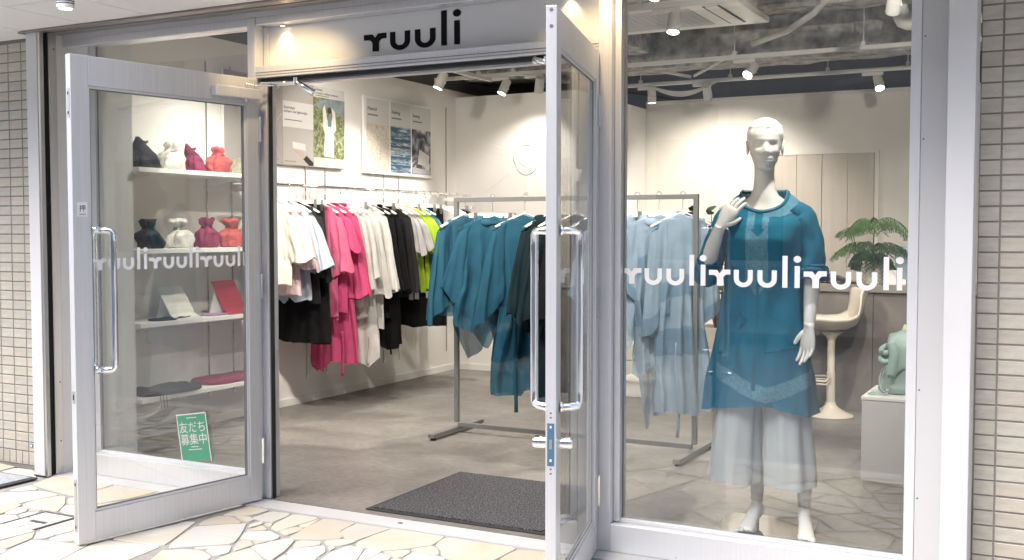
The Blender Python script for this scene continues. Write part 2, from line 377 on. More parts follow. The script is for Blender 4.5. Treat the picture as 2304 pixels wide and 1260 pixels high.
# drain cover inlay: steel rim with stone infill
dc = thing('drain_cover', 'square dark-rimmed drain cover with stone infill beside the open left door', 'drain cover', (-1.47, -.755, 0))
rim = MB()
for r in ((-1.58, -1.36, -.88, -.868), (-1.58, -1.36, -.642, -.63), (-1.58, -1.568, -.868, -.642), (-1.372, -1.36, -.868, -.642)): rim.box(r[0], r[1], r[2], r[3], -.02, .001)
rim.build('rim', M('dull_iron', (.16, .16, .17), rough=.5, metal=.6, var=.15), dc)
for q in ([(-1.565, -.865), (-1.47, -.865), (-1.45, -.77), (-1.565, -.74)], [(-1.46, -.865), (-1.375, -.865), (-1.375, -.70), (-1.44, -.76)], [(-1.565, -.73), (-1.448, -.757), (-1.375, -.69), (-1.375, -.645), (-1.565, -.645)]):
    MB().prism(q, -.02, -.001, 'z').build('infill_stone', STONES[2], dc)
B(-1.50, -1.40, -.785, -.765, -.01, .0012).build('lifting_slot', M('slot_black', (.05, .05, .055), rough=.7), dc)
# left door mat
mt = thing('outdoor_mat', 'grey textured outdoor mat with dark edge by the left pillar', 'mat', (-2.7, -.4, 0))
B(-3.4, -2.165, -.60, -.205, .001, .010).build('edge', M('mat_edge', (.06, .06, .065), rough=.8, bump=.3), mt, bevel=.003)
m_ = M('blue_grey_mat', (.33, .35, .38), rough=.95, var=.35, scale=90, bump=.8, bscale=140)
B(-3.38, -2.19, -.58, -.228, .0105, .014).build('pile', m_, mt)
# kerb, road, far pavement, building across the street (seen only as reflections)
kb = struct(B(-40, 40, -1.90, -1.745, -.03, .0).build('kerb', M('kerb_concrete', (.55, .54, .52), rough=.85, var=.1, scale=4, bump=.3)))
road = struct(MB().add([(-60, -8.5, -.02), (60, -8.5, -.02), (60, -1.9, -.02), (-60, -1.9, -.02)], [(0, 1, 2, 3)]).build('road', M('asphalt', (.27, .27, .27), rough=.9, var=.2, scale=40, bump=.5, bscale=200)))
far_pave = struct(B(-40, 40, -10.5, -8.5, -.03, .10).build('far_pavement', M('far_paving', (.40, .39, .37), rough=.85, var=.1)))
fb = thing('apartment_building', 'pale rendered building across the street seen only in reflections', 'building', (0, -12, 0))
B(-16, 16, -18, -10.6, 0, 7.5).build('wall', M('pale_render', (.55, .53, .50), rough=.9, var=.06), fb)
for i in range(8):
    for z in (.9, 4.2):
        x = -13.5 + i * 3.6; w = B(x, x + 1.8, -10.58, -10.5, z, z + 1.7).build('window', M('dark_window', (.08, .09, .10), rough=.1), fb)
        B(x - .06, x + 1.86, -10.49, -10.42, z - .08, z - .01).build('sill', WHITEP, w)

# ================================================================ TILED WALLS, PILLARS, CANOPY
TILE = M('beige_tile', (.455, .425, .37), rough=.42, var=.10, scale=16, bump=.35, bscale=38, obvar=.07, streak=(1, 1, 2.6))
TGROUT = M('tile_grout', (.24, .225, .21), rough=.9, var=.1, bump=.2)
PITCH = .0528
tme = MB().rings([[(x, y, z) for x, z in ((-.0497, -.0233), (.0497, -.0233), (.0497, .0233), (-.0497, .0233))] for y in (.006, -.0005)] +
                 [[(x, -.0025, z) for x, z in ((-.0478, -.0214), (.0478, -.0214), (.0478, .0214), (-.0478, .0214))]]).mesh('tile'); tme.materials.append(TILE)
sme = MB().rings([[(x, y, z) for x, z in ((-.0238, -.036), (.0238, -.036), (.0238, .036), (-.0238, .036))] for y in (.006, -.0005)] +
                 [[(x, -.0025, z) for x, z in ((-.0220, -.034), (.0220, -.034), (.0220, .034), (-.0220, .034))]]).mesh('tile'); sme.materials.append(TILE)
TINTS = [TILE, M('beige_tile_warm', (.468, .43, .37), rough=.42, var=.10, scale=16, bump=.35, bscale=38, obvar=.07, streak=(1, 1, 2.6)), M('beige_tile_grey', (.45, .43, .38), rough=.42, var=.12, scale=13, bump=.35, bscale=38, obvar=.07, streak=(1, 1, 2.6))]
TMES = [tme]
for tm_ in TINTS[1:]:
    c_ = tme.copy(); c_.materials.clear(); c_.materials.append(tm_); TMES.append(c_)
def tile_wall(label, x0, x1, jx, near, ztop):
    """x0..x1 wall, jx a vertical joint, near=(a,b) range built tile by tile"""
    t = thing('tiled_wall', label, 'wall', ((x0 + x1) / 2, .1, 0))
    B(x0, x1, 0, .2, -.02, 3.4).build('grout_backing', TGROUT, t)
    far = MB(); cols = []
    x = jx - math.ceil((jx - x0) / .1056) * .1056
    while x + .1056 < x1 + .06:
        cols.append(x + .0528); x += .1056
    for cx in cols:
        if cx - .0497 < x0 or cx + .0497 > x1: 
            a, b = max(cx - .0497, x0 + .003), min(cx + .0497, x1 - .003)
            if b - a < .02: continue
        else: a, b = cx - .0497, cx + .0497
        z = .081 + PITCH / 2; full = (b - a) > .099
        while z + .026 < ztop + .02:
            jit = random.uniform(-.0006, .0006)
            if full and near[0] < cx < near[1]:
                o = bpy.data.objects.new('tile', random.choice(TMES)); C.objects.link(o); o.parent = t; o.matrix_parent_inverse = Matrix.Translation(t.location).inverted(); o.location = (cx, -.001 + jit, z)
            elif near[0] - .06 < cx < near[1] + .06 and not full: B(a, b, -.003, .004, z - .0233, z + .0233).build('tile', TILE, t)
            else: far.box(a, b, -.003 + jit, .004, z - .0233, z + .0233)
            z += PITCH
        if full and near[0] < cx < near[1]:
            for s in (-.0264, .0264):
                o = bpy.data.objects.new('tile', sme); C.objects.link(o); o.parent = t; o.matrix_parent_inverse = Matrix.Translation(t.location).inverted(); o.location = (cx + s, -.001, .041)
        else: far.box(a, b, -.003, .004, .004, .077)
    o = far.build('distant_tile', TILE, t); o['kind'] = 'stuff'
    return t
tw = tile_wall('beige tiled wall left of the shopfront, beside the grey mat', -5.2, -2.262, -2.595, (-2.80, -2.26), 2.35)
st = B(-2.475, -2.452, -.006, -.0035, .105, .128).build('utility_tag', M('blue_tag', (.10, .22, .33), rough=.4), tw)
tag(st, 'small blue utility tag on the lower tiles')
B(-2.470, -2.459, -.0075, -.0062, .110, .122).build('tag_symbol', WHITE, st)
tile_wall('beige tiled wall right of the display window, with dark joints', 2.383, 5.2, 2.452, (2.36, 2.80), 2.35)
for lab, x0, x1 in (('white painted pillar left of the shopfront, beside the steel shutter guide', -2.262, -2.178), ('white painted pillar right of the display window, beside the tiles', 2.292, 2.380)):
    p = thing('pillar', lab, 'pillar', ((x0 + x1) / 2, -.08, 0))
    B(x0, x1, -.15, -.0042, 0, 2.36).build('casing', WHITEP, p, bevel=.004)
    B(x0 - .001, x1 + .001, -.1505, -.005, -.004, .006).build('foot_joint', DARKM, p)
# steel shutter guide and reveal at the left
sg = thing('shutter_guide', 'stainless steel roller shutter guide with a dark slot beside the left pillar', 'shutter guide', (-2.17, -.09, 0))
B(-2.177, -2.160, -.146, -.122, .0, 2.36).build('front_lip', STEEL, sg, bevel=.002)
B(-2.1775, -2.168, -.1215, -.092, .0, 2.36).build('slot', M('slot_shadow', (.004, .004, .004), rough=.9), sg)
B(-2.177, -2.160, -.0915, -.075, .0, 2.36).build('back_lip', STEEL, sg, bevel=.002)
B(-2.177, -2.163, -.0745, -.038, .0, 2.36).build('side_plate', STEEL, sg, bevel=.002)
for z in (.18, .5, 2.28): MB().lathe([(.004, 0), (.004, .002)], n=10).xf(Matrix.Translation((-2.163, -.055, z)) @ Matrix.Rotation(pi / 2, 4, 'Y')).build('screw', DARKM, sg)
CREAMP = M('warm_white_panel', (.76, .74, .72), rough=.5, var=.02)
rv = thing('reveal_panel', 'warm white reveal panel between the shutter guide and the left window', 'panel', (-2.15, 0, 0))
B(-2.177, -2.166, -.0375, .10, .0, 2.36).build('side', CREAMP, rv)
B(-2.1655, -2.012, .034, .10, .0, 2.36).build('front', CREAMP, rv, bevel=.002)
rr = thing('reveal_panel', 'pale grey panel between the display window and the right white pillar', 'panel', (2.24, 0, 0))
B(2.190, 2.2915, .004, .10, 0, 2.36).build('front', M('light_grey_panel', (.55, .555, .575), rough=.5, var=.02, scale=2), rr, bevel=.002)
for z in (.36, .75, 2.0, 1.64): MB().ball((2.2, .003, z), (.003, .002, .0025), 8, 6).build('screw', DARKM, rr)

# canopy and building mass above
SOFF = M('soffit_board', (.83, .83, .83), rough=.7, var=.03, scale=1.5, bump=.05)
so = struct(B(-6, 5.2, -.82, .0, 2.376, 2.62).build('canopy', M('soffit_joint', (.16, .15, .15), rough=.9)))
for i in range(-10, 17):
    x = -1.795 + i * .455
    for y0, y1 in ((-.82, -.62), (-.62, -.172)) if i % 2 == 0 else ((-.82, -.70), (-.70, -.172)):
        B(x + .003, x + .452, y0 + .003, y1 - .003, 2.366, 2.3755).build('soffit_panel', SOFF, so)
for i in range(-10, 0): B(-1.795 + i * .455 + .003, min(-1.795 + i * .455 + .452, -2.27), -.169, -.01, 2.366, 2.3755).build('soffit_panel', SOFF, so) if -1.795 + i * .455 < -2.28 else None
sl = thing('shutter_slot', 'bronze steel roller shutter slot running under the canopy above the shopfront', 'shutter slot', (0, -.08, 2.36))
BRZ = M('bronze_steel', (.34, .31, .28), rough=.35, metal=.8, var=.12, scale=3, streak=(.4, 8, 8))
B(-2.30, 2.42, -.168, -.112, 2.3555, 2.376).build('outer_lip', BRZ, sl, bevel=.002)
B(-2.26, 2.38, -.1115, -.078, 2.366, 2.376).build('slot', DARKM, sl)
B(-2.26, 2.38, -.0775, -.012, 2.3585, 2.376).build('inner_lip', BRZ, sl, bevel=.002)
hb = struct(B(-2.262, 2.383, .001, .2, 2.3365, 3.4).build('header_beam', WHITEP))
bld = struct(B(-6, 5.2, .22, 7.2, 3.42, 7.5).build('upper_building', M('upper_render', (.45, .43, .40), rough=.9)))
B(-6, 5.2, -.02, .215, 3.41, 7.5).build('upper_wall', M('upper_render', (.45, .43, .40)), bld)
# small white canopy spotlight (lit, top left of the picture) and canopy downlights over the sign
def warm_spot(name, loc, target, energy, size=1.2, col=(1, .80, .55), rad=.03, blend=.8, parent=None):
    l = bpy.data.lights.new(name, 'SPOT'); l.energy = energy; l.spot_size = size; l.spot_blend = blend; l.color = col; l.shadow_soft_size = rad
    o = bpy.data.objects.new(name, l); C.objects.link(o); o.location = loc
    o.rotation_euler = (Vector(target) - Vector(loc)).to_track_quat('-Z', 'Y').to_euler(); return o
cs = thing('canopy_spotlight', 'white cylindrical spotlight mounted under the canopy, lighting the panels', 'spotlight', (-1.222, -0.766, 2.366))
MB().lathe([(.02, 0), (.02, -.03), (.036, -.032), (.037, -.085), (.030, -.087)], (-1.222, -0.766, 2.3655), 20).build('body', WHITE, cs, smooth='auto')
for z in (-.045, -.055, -.065): MB().lathe([(.0375, z), (.0375, z - .004)], (-1.222, -0.766, 2.3655), 20, cap=False).build('groove', DARKM, cs)
MB().lathe([(.028, -.0875), (.001, -.0885)], (-1.222, -0.766, 2.3655), 20).build('lens', emit('warm_lens', (1, .85, .62), 6), cs)
for x, lab in ((-.62, 'recessed warm canopy downlight above the left end of the sign'), (1.02, 'recessed warm canopy downlight above the right end of the sign')):
    d = thing('canopy_downlight', lab, 'downlight', (x, -.33, 2.366))
    MB().lathe([(.055, 0), (.055, -.004), (.042, -.005), (.040, -.0005)], (x, -.33, 2.3655), 24).build('trim', WHITE, d, smooth='auto')
    MB().lathe([(.038, -.002), (.001, -.0022)], (x, -.33, 2.3655), 24).build('lens', emit('warm_lens', (1, .85, .62), 6), d)
    warm_spot('downlight_lamp', (x, -.33, 2.35), (x, .02, 1.9), 9, 1.7, (1, .72, .38), .03)
# ================================================================ SHOPFRONT FRAME, SIGN, DOORS
th = struct(B(-2.165, 2.19, -.112, .020, -.02, .0035).build('threshold', M('threshold_concrete', (.46, .46, .47), rough=.6, var=.07, scale=5, bump=.15)))
B(-2.165, 2.19, .020, .026, -.02, .001).build('gap', DARKM, th)
MB().lathe([(.012, 0), (.012, .002)], (.02, -.045, .0036), 14).build('floor_bolt_socket', STEEL, th)
def floor_mat():
    m, t, b = nodes('polished_concrete'); L = t.links.new; N = t.nodes.new
    tc = N('ShaderNodeTexCoord'); mp = N('ShaderNodeMapping'); mp.inputs['Scale'].default_value = (1, 1.25, 1); mp.inputs['Rotation'].default_value = (0, 0, .35); L(tc.outputs['Object'], mp.inputs[0])
    def ns(sc, det, dis):
        n = N('ShaderNodeTexNoise'); n.inputs['Scale'].default_value = sc; n.inputs['Detail'].default_value = det; n.inputs['Distortion'].default_value = dis; L(mp.outputs[0], n.inputs['Vector']); return n.outputs[0]
    cr = N('ShaderNodeValToRGB'); e = cr.color_ramp.elements; e.new(.5)
    for el, (p, c) in zip(e, ((.34, (.155, .144, .134)), (.5, (.208, .195, .182)), (.66, (.25, .235, .218)))): el.position = p; el.color = (*c, 1)
    L(ns(1.5, 9, .9), cr.inputs[0])
    c2 = N('ShaderNodeValToRGB'); e = c2.color_ramp.elements
    for el, (p, c) in zip(e, ((.30, .80), (.62, 1.06))): el.position = p; el.color = (c, c, c, 1)
    L(ns(26, 6, .3), c2.inputs[0])
    mx = N('ShaderNodeMix'); mx.data_type = 'RGBA'; mx.blend_type = 'MULTIPLY'; mx.inputs['Factor'].default_value = 1; L(cr.outputs[0], mx.inputs['A']); L(c2.outputs[0], mx.inputs['B'])
    L(mx.outputs['Result'], b.inputs['Base Color'])
    r = N('ShaderNodeMapRange'); r.inputs[3].default_value = .30; r.inputs[4].default_value = .52; L(ns(4, 5, .5), r.inputs[0]); L(r.outputs[0], b.inputs['Roughness']); b.inputs['Specular IOR Level'].default_value = .4
    return m
floor = struct(B(-2.53, 3.2, .026, 6.5, -.03, .004).build('floor', floor_mat()))
def logo_polys():
    r = [(0, .97), (.46, .97), (.60, .76), (.76, 1.0), (1.2, 1.0), (1.2, .70)] + arc(1.06, .44, .26, pi / 2, pi, 6) + [(.80, 0), (.46, 0), (.46, .42)] + arc(.22, .42, .24, 0, pi / 2, 6) + [(0, .66)]
    def u(x): return [(x, 1.0)] + arc(x + .52, .47, .52, pi, 2 * pi, 18) + [(x + 1.04, 1.0), (x + .77, 1.0)] + arc(x + .52, .47, .25, 2 * pi, pi, 14) + [(x + .27, 1.0)]
    return [('r', r), ('u', u(1.40)), ('u', u(2.70)), ('l', [(4.04, -.02), (4.31, -.02), (4.31, 1.88), (4.04, 1.88)]),
            ('i', [(4.69, -.02), (4.96, -.02), (4.96, 1.28), (4.69, 1.28)]), ('dot', arc(4.825, 1.68, .20, 0, 2 * pi - .3, 20))]
def tri_prism(poly, a0, a1):
    """extruded flat letter with a proper concave fill, in local x,z with y thickness"""
    bm = bmesh.new(); vs = [bm.verts.new((u, a0, w)) for u, w in poly]; f = bm.faces.new(vs)
    r = bmesh.ops.extrude_face_region(bm, geom=[f]); bmesh.ops.translate(bm, verts=[g for g in r['geom'] if isinstance(g, bmesh.types.BMVert)], vec=(0, a1 - a0, 0))
    bmesh.ops.triangulate(bm, faces=bm.faces[:]); bmesh.ops.recalc_face_normals(bm, faces=bm.faces)
    mb = MB(); bm.verts.index_update(); mb.v = [tuple(v.co) for v in bm.verts]; mb.f = [tuple(v.index for v in f.verts) for f in bm.faces]; bm.free(); return mb
def logo(x0, z0, sx, sz, y0, y1, mat, parent, local=False, xmax=None, count=1, pitch=0):
    for k in range(count):
        ps = logo_polys()
        for nm, p in ps:
            q = [(x0 + k * pitch + u * sx, z0 + w * sz) for u, w in p]
            if xmax is not None:
                if min(a for a, _ in q) > xmax: continue
                if max(a for a, _ in q) > xmax: q = clip(q, (xmax, 0), (-1, 0))
                if len(q) < 3: continue
            if nm == 'dot': continue
            o = tri_prism(q, y0, y1).build('letter', mat, parent, local=local)
            if nm == 'i': tri_prism([(x0 + k * pitch + u * sx, z0 + w * sz) for u, w in ps[-1][1]], y0, y1).build('dot', mat, o)
GSK = M('grey_gasket', (.20, .20, .205), rough=.7)
WDEC = M('white_vinyl', (.9, .9, .9), rough=.5, var=.01)
SLAB = M('black_acrylic', (.006, .006, .006), rough=.7, spec=.15)

# --- left fixed window
lw = thing('fixed_window', 'tall fixed glass window behind the open left door, aluminium frame', 'window', (-1.45, .05, 0))
B(-2.011, -1.975, .045, .10, .12, 2.30).build('stile', ALU, lw, bevel=.002)
B(-2.011, -.877, .002, .10, .004, .118).build('sill', ALU, lw, bevel=.003)
B(-1.985, -.88, .045, .062, .1185, .130).build('glazing_bead', ALUW, lw)
B(-2.165, -.877, .003, .10, 2.296, 2.336).build('head', ALU, lw, bevel=.003)
B(-1.974, -.872, .066, .074, .1185, 2.2955).build('pane', GLASS, lw)
B(-.905, -.8775, .045, .10, .1185, 2.2955).build('stile', ALU, lw, bevel=.002)
# --- door frame: jambs, head, track
df = thing('door_frame', 'aluminium double door frame around the open shop entrance', 'door frame', (0, .05, 0))
B(-.8765, -.829, -.002, .10, .004, 2.3355).build('jamb', ALU, df, bevel=.003)
B(-.8285, -.785, .030, .10, .004, 2.03).build('jamb_return', ALU, df, bevel=.002)
B(-.7845, -.776, .040, .060, .004, 2.03).build('weather_seal', DARKM, df)
B(.958, 1.017, -.002, .10, .004, 2.3355).build('jamb', ALU, df, bevel=.003)
B(.935, .9575, .040, .10, .004, 2.03).build('jamb_return', ALU, df, bevel=.002)
hd = B(-.8285, .9575, -.001, .11, 2.047, 2.102).build('head', ALU, df, bevel=.003)
B(-.8285, .9575, -.0035, -.0015, 2.070, 2.073).build('groove_line', GREYM, hd)
B(-.8285, .9575, -.0035, -.0015, 2.058, 2.060).build('groove_line', GREYM, hd)
B(-.784, .9345, .020, .058, 2.030, 2.0465).build('head_seal', DARKM, hd)
B(-.8285, .9575, .062, .11, 2.020, 2.0465).build('door_stop', ALU, hd)
B(-.8285, .9575, .003, .10, 2.300, 2.336).build('top_rail', ALU, df, bevel=.003)
# --- fascia sign
sp = thing('shop_sign', 'pale metallic fascia sign panel lettered ruuli in black above the doors', 'sign', (0, .06, 2.2))
B(-.8280, .957, .075, .10, 2.1025, 2.2995).build('panel', M('satin_sign_panel', (.74, .75, .77), rough=.35, metal=.12, var=.01), sp)
B(-.8275, -.800, .060, .0745, 2.1025, 2.2995).build('edge_bead', ALUW, sp)
logo(-.245, 2.137, .103, .0800, .0715, .0745, SLAB, sp)
for x, e in ((-.70, 1.0), (.80, 1.0)):
    o = MB().lathe([(.014, 0), (.014, -.006), (.010, -.007)], (x, .050, 2.2995), 14).build('puck_light', WHITE, sp)
    MB().lathe([(.009, -.0072), (.001, -.0075)], (x, .050, 2.2995), 14).build('lens', emit('warm_lens', (1, .85, .62), 6), o)
    warm_spot('sign_lamp', (x, .045, 2.285), (x, .085, 2.13), .55, 1.7, (1, .72, .38), .012)
# --- right display window
rw = thing('display_window', 'large display window with white ruuli lettering in front of the mannequin', 'window', (1.6, .05, 0))
B(1.0175, 1.045, .030, .10, .122, 2.30).build('stile', ALU, rw, bevel=.002)
B(2.154, 2.1895, .001, .10, .004, 2.336).build('stile', ALUW, rw, bevel=.002)
B(1.0175, 2.1535, -.002, .10, .0038, .118).build('sill', ALUW, rw, bevel=.003)
B(1.0175, 2.1535, .040, .062, .1185, .134).build('glazing_bead', ALUW, rw, bevel=.002)
B(1.0175, 2.1535, .003, .10, 2.300, 2.336).build('head', ALU, rw, bevel=.003)
B(1.0455, 2.153, .066, .074, .1185, 2.2995).build('pane', GLASS, rw)
for x0, x1, z0, z1 in ((1.0456, 1.049, .1345, 2.2994), (2.1495, 2.1529, .1345, 2.2994), (1.0491, 2.1494, 2.296, 2.2994)): B(x0, x1, .0600, .0658, z0, z1).build('gasket', GSK, rw)
for x0, x1, z0, z1 in ((-1.9738, -1.970, .1305, 2.2954), (-.9095, -.9055, .1305, 2.2954)): B(x0, x1, .0600, .0658, z0, z1).build('gasket', GSK, lw)
for x in (1.30, 1.62, 1.94): MB().lathe([(.0045, 0), (.004, -.0012)], n=10).xf(Matrix.Translation((x, -.002, .018)) @ Matrix.Rotation(-pi / 2, 4, 'X')).build('screw', STEEL, rw)
logo(1.036, 1.101, .0715, .0640, .0640, .0655, WDEC, rw, count=3, pitch=.369)

# --- door leaves (built closed along local +x, swung open by the empty's rotation)
def leaf(label, loc, rz, L, hu):
    d = thing('glass_door', label, 'door', loc, rz); T = .018
    def bb(n, x0, x1, y0, y1, z0, z1, m, bev=.002, par=d): return B(x0, x1, y0, y1, z0, z1).build(n, m, par, bevel=bev, local=True)
    hs = bb('stile', .012, .078, -T, T, .012, 2.04, ALU); fs = bb('stile', L - .078, L, -T, T, .012, 2.04, ALU)
    bb('top_rail', .0785, L - .0785, -T + .001, T - .001, 1.917, 2.04, ALU); bb('bottom_rail', .0785, L - .0785, -T + .001, T - .001, .012, .132, ALU)
    for z0, z1 in ((.1325, .142), (1.907, 1.9165)): bb('glazing_bead', .0785, L - .0785, -.011, .011, z0, z1, ALUW, .001)
    for x0, x1 in ((.0785, .088), (L - .088, L - .0785)): bb('glazing_bead', x0, x1, -.011, .011, .1425, 1.9065, ALUW, .001)
    bb('pane', .0885, L - .0885, -.004, .004, .1425, 1.9065, GLASS, 0)
    for s in (1, -1):
        ya, yb = sorted((s * .0042, s * .0075))
        for x0, x1, z0, z1 in ((.0886, .0925, .1426, 1.9064), (L - .0925, L - .0886, .1426, 1.9064), (.0926, L - .0926, .1426, .146), (.0926, L - .0926, 1.903, 1.9064)): bb('gasket', x0, x1, ya, yb, z0, z1, GSK, 0)
    for s in (1, -1):                                     # back-to-back chrome pulls
        u = L - hu; r = .0140; y0, y1 = s * .012, s * .074
        pts = [(u + .05, y0, 1.318), (u + .02, y1 - s * .01, 1.318)]
        P = [(u + .045, s * .018, 1.318), (u + .02, s * .055, 1.318)] + [(u + .006, s * .070, 1.3155), (u, s * .076, 1.305), (u, s * .077, 1.27), (u, s * .077, .78), (u, s * .076, .745), (u + .006, s * .070, .7345), (u + .02, s * .055, .732), (u + .045, s * .018, .732)]
        h = MB().tube(P, r, 14).build('pull_handle', CHROME, d, smooth=True, local=True)
        for z in (1.318, .732): MB().tube([(u + .045, s * .0185, z), (u + .043, s * .024, z)], .019, 16).build('rosette', CHROME, h, smooth='auto')
    return d, bb, fs, hs
ld, bb, fs, hs = leaf('open left glass door with chrome pull and white lettering, green flyer seen through it', (-.815, -.004, 0), radians(-100.2), .970, .145)
logo(.0, 1.105, .0628, .0600, .0048, .0060, WDEC, ld, local=True) if False else None
# lettering runs from the free edge towards the hinge, reading from the street side
for k in range(3):
    ps = logo_polys()
    for nm, p in ps:
        q = [(.970 - .094 - (k * .268 + u * .0520), 1.150 + w * .0500) for u, w in p]
        q = clip(q, (.0895, 0), (1, 0))
        if len(q) < 3 or nm == 'dot': continue
        o = tri_prism(q, .0045, .0060).build('letter', WDEC, ld, local=True)
        if nm == 'i':
            q = [(.970 - .094 - (k * .268 + u * .0520), 1.150 + w * .0500) for u, w in ps[-1][1]]
            if min(a for a, _ in q) > .09: tri_prism(q, .0045, .0060).build('dot', WDEC, o)
# free-edge hardware of the left leaf: strike plates, push label
for z0, z1 in ((1.78, 1.90), (.60, .65), (.06, .28)):
    e = bb('edge_plate', .9705, .9715, -.009, .009, z0, z1, STEEL, 0)
    for zz in (z0 + .02, z1 - .02): B(.9716, .9722, -.004, .004, zz - .006, zz + .006).build('slot', DARKM, e)
pl = bb('push_label', .905, .950, .0182, .0194, 1.374, 1.434, WHITE, .001)
tag(pl, 'white push label with a black Japanese character')
mt_ = Matrix(((-1, 0, 0, .9275), (0, 0, 1, .0196), (0, 1, 0, 1.398), (0, 0, 0, 1)))
text_obj('character', '押', .030, BLACK, mt_, pl, 'CENTER', .0003)
B(.913, .942, .0195, .0199, 1.383, 1.386).build('caption_line', GREYM, pl)
# closer on the left leaf
clo = bb('door_closer', .025, .275, .0185, .060, 1.935, 1.985, ALU, .004)
B(.2752, .282, .022, .056, 1.940, 1.980).build('end_cap', ALUW, clo)
MB().lathe([(.010, 0), (.010, -.016)], (.10, .040, 1.9345), 12).build('spindle', CHROME, clo)
MB().tube([(.10, .040, 1.987), (.10, .040, 2.005), (.04, .03, 2.006), (-.02, .10, 2.006)], .005, 8).build('arm', CHROME, clo)
for z in (.25, 1.05, 1.80):
    h = MB().tube([(.004, .020, z - .06), (.004, .020, z + .06)], .009, 12).build('hinge', CHROME, ld, smooth='auto', local=True)
rd, bb, fs2, hs2 = leaf('open right glass door seen edge-on with chrome pulls and a blue lock plate', (.945, -.004, 0), radians(-75.4), .925, .105)
for z in (2.027, 1.975): MB().lathe([(.0065, 0), (.0060, .0012)], n=14).xf(Matrix.Translation((.9252, 0, z)) @ Matrix.Rotation(pi / 2, 4, 'Y')).build('bolt_cap', STEEL, rd, local=True)
lp = bb('lock_plate', .9255, .9268, -.0115, .0115, .548, .688, M('blue_lock_plate', (.09, .19, .29), rough=.35, metal=.4), 0)
tag(lp, 'blue metal lock plate on the door edge')
B(.9269, .9275, -.005, .005, .603, .635).build('latch', STEEL, lp)
for z in (.562, .672): B(.9269, .9274, -.003, .003, z, z + .008).build('screw_mark', WHITE, lp)
for z in (.535, .705, .72, .52): B(.9255, .9260, -.003, .003, z, z + .004).build('screw', DARKM, rd)
for ob in rd.children:
    pass
for s in (1, -1):
    k_ = MB().lathe([(.019, 0), (.021, .012), (.021, .040), (.017, .048)], n=18).xf(Matrix.Translation((.885, s * .0185, .618)) @ Matrix.Rotation(-s * pi / 2, 4, 'X')).build('lock_cylinder', CHROME, rd, smooth='auto', local=True)
bb('side_label', .868, .900, .0182, .0190, 1.36, 1.43, WHITE, 0)
for z in (.25, 1.02, 1.80):
    h = MB().tube([(-.004, .022, z - .065), (-.004, .022, z + .065)], .0095, 12).build('hinge', CHROME, rd, smooth='auto', local=True)
    B(.0, .040, .0182, .0215, z - .06, z + .06).build('knuckle_plate', STEEL, h)
# fix world offset for parts that were built without the local flag under the rotated leaf
for d in (ld, rd):
    for o in d.children: o.matrix_parent_inverse = Matrix()
# overhead closer arms under the door head
for lab, pts in (('chrome door closer arm under the left end of the door head', [(-.78, -.02, 2.018), (-.66, -.01, 2.015), (-.60, .02, 2.018), (-.52, .05, 1.965)]), ('chrome door closer arm under the right end of the door head', [(.93, -.02, 2.018), (.84, -.06, 2.012), (.72, .01, 2.014), (.66, .02, 2.03)])):
    a = thing('closer_arm', lab, 'closer arm', pts[0])
    MB().tube(pts[:3], .006, 10).build('rod', CHROME, a, smooth=True)
    MB().tube(pts[2:], [.012, .017], 12).build('elbow', CHROME, a, smooth=True)
    MB().lathe([(.013, 0), (.013, .026)], (pts[2][0], pts[2][1], 2.012), 12).build('pivot', CHROME, a, smooth='auto')

# ================================================================ INTERIOR SHELL
wl = struct(B(-2.75, -2.53, .10, 6.7, -.02, 2.62).build('wall_left', WALL))
wb = struct(B(-2.53, -1.29, 4.75, 4.95, -.02, 2.56).build('wall_back_left', WALL))
ws = struct(B(-1.5, -1.29, 4.951, 6.5, -.02, 2.56).build('wall_return', WALL))
wr = struct(B(-1.289, 3.2, 6.5, 6.7, -.02, 2.63).build('wall_back_right', WALLG))
struct(B(3.2, 3.4, .2, 6.7, -.02, 3.2).build('wall_right', WALL))
struct(B(-2.75, -2.53, .2, 6.7, 2.6205, 3.3).build('upper_wall_left', M('dark_plenum', (.085, .082, .078), rough=.9)))
struct(B(-2.75, 3.4, 6.701, 6.9, -.02, 3.3).build('plenum_back', M('dark_plenum', (.085, .082, .078), rough=.9)))
B(-2.5295, -2.518, .47, 4.7495, .0045, .06).build('skirting', WALL, wl); B(-2.5175, -1.2905, 4.738, 4.7495, .0045, .06).build('skirting', WALL, wb)
# wall column next to the left window, with a socket
col = struct(B(-2.529, -2.235, .102, .545, -.02, 2.75).build('wall_column', M('column_white', (.74, .75, .72), rough=.6, var=.02)))
sk = thing('wall_socket', 'beige double wall socket low on the column inside the left window', 'socket', (-2.42, .101, .35))
B(-2.45, -2.385, .0955, .1015, .30, .415).build('cover_plate', M('ivory_plastic', (.62, .61, .56), rough=.4), sk, bevel=.002)
for z in (.325, .385): B(-2.424, -2.421, .0945, .0954, z - .006, z + .006).build('slot', DARKM, sk); B(-2.414, -2.411, .0945, .0954, z - .006, z + .006).build('slot', DARKM, sk)
# recessed sliding door in the back right wall
bdm = M('taupe_curtain', (.52, .47, .41), rough=.8, var=.05, scale=3, streak=(6, 1, .3))
dn = thing('sliding_door', 'flush taupe sliding door panels in the back wall behind the mannequin', 'door', (.55, 6.49, 0))
for i in range(4):
    x = .02 + i * .24; B(x, x + .236, 6.482 - .004 * (i % 2), 6.4985, .004, 2.04).build('panel', bdm, dn, bevel=.003)
B(-.02, 1.02, 6.470, 6.4985, 2.041, 2.065).build('lintel', WALLG, dn); B(.985, 1.02, 6.470, 6.4985, .004, 2.0405).build('edge', WALLG, dn)
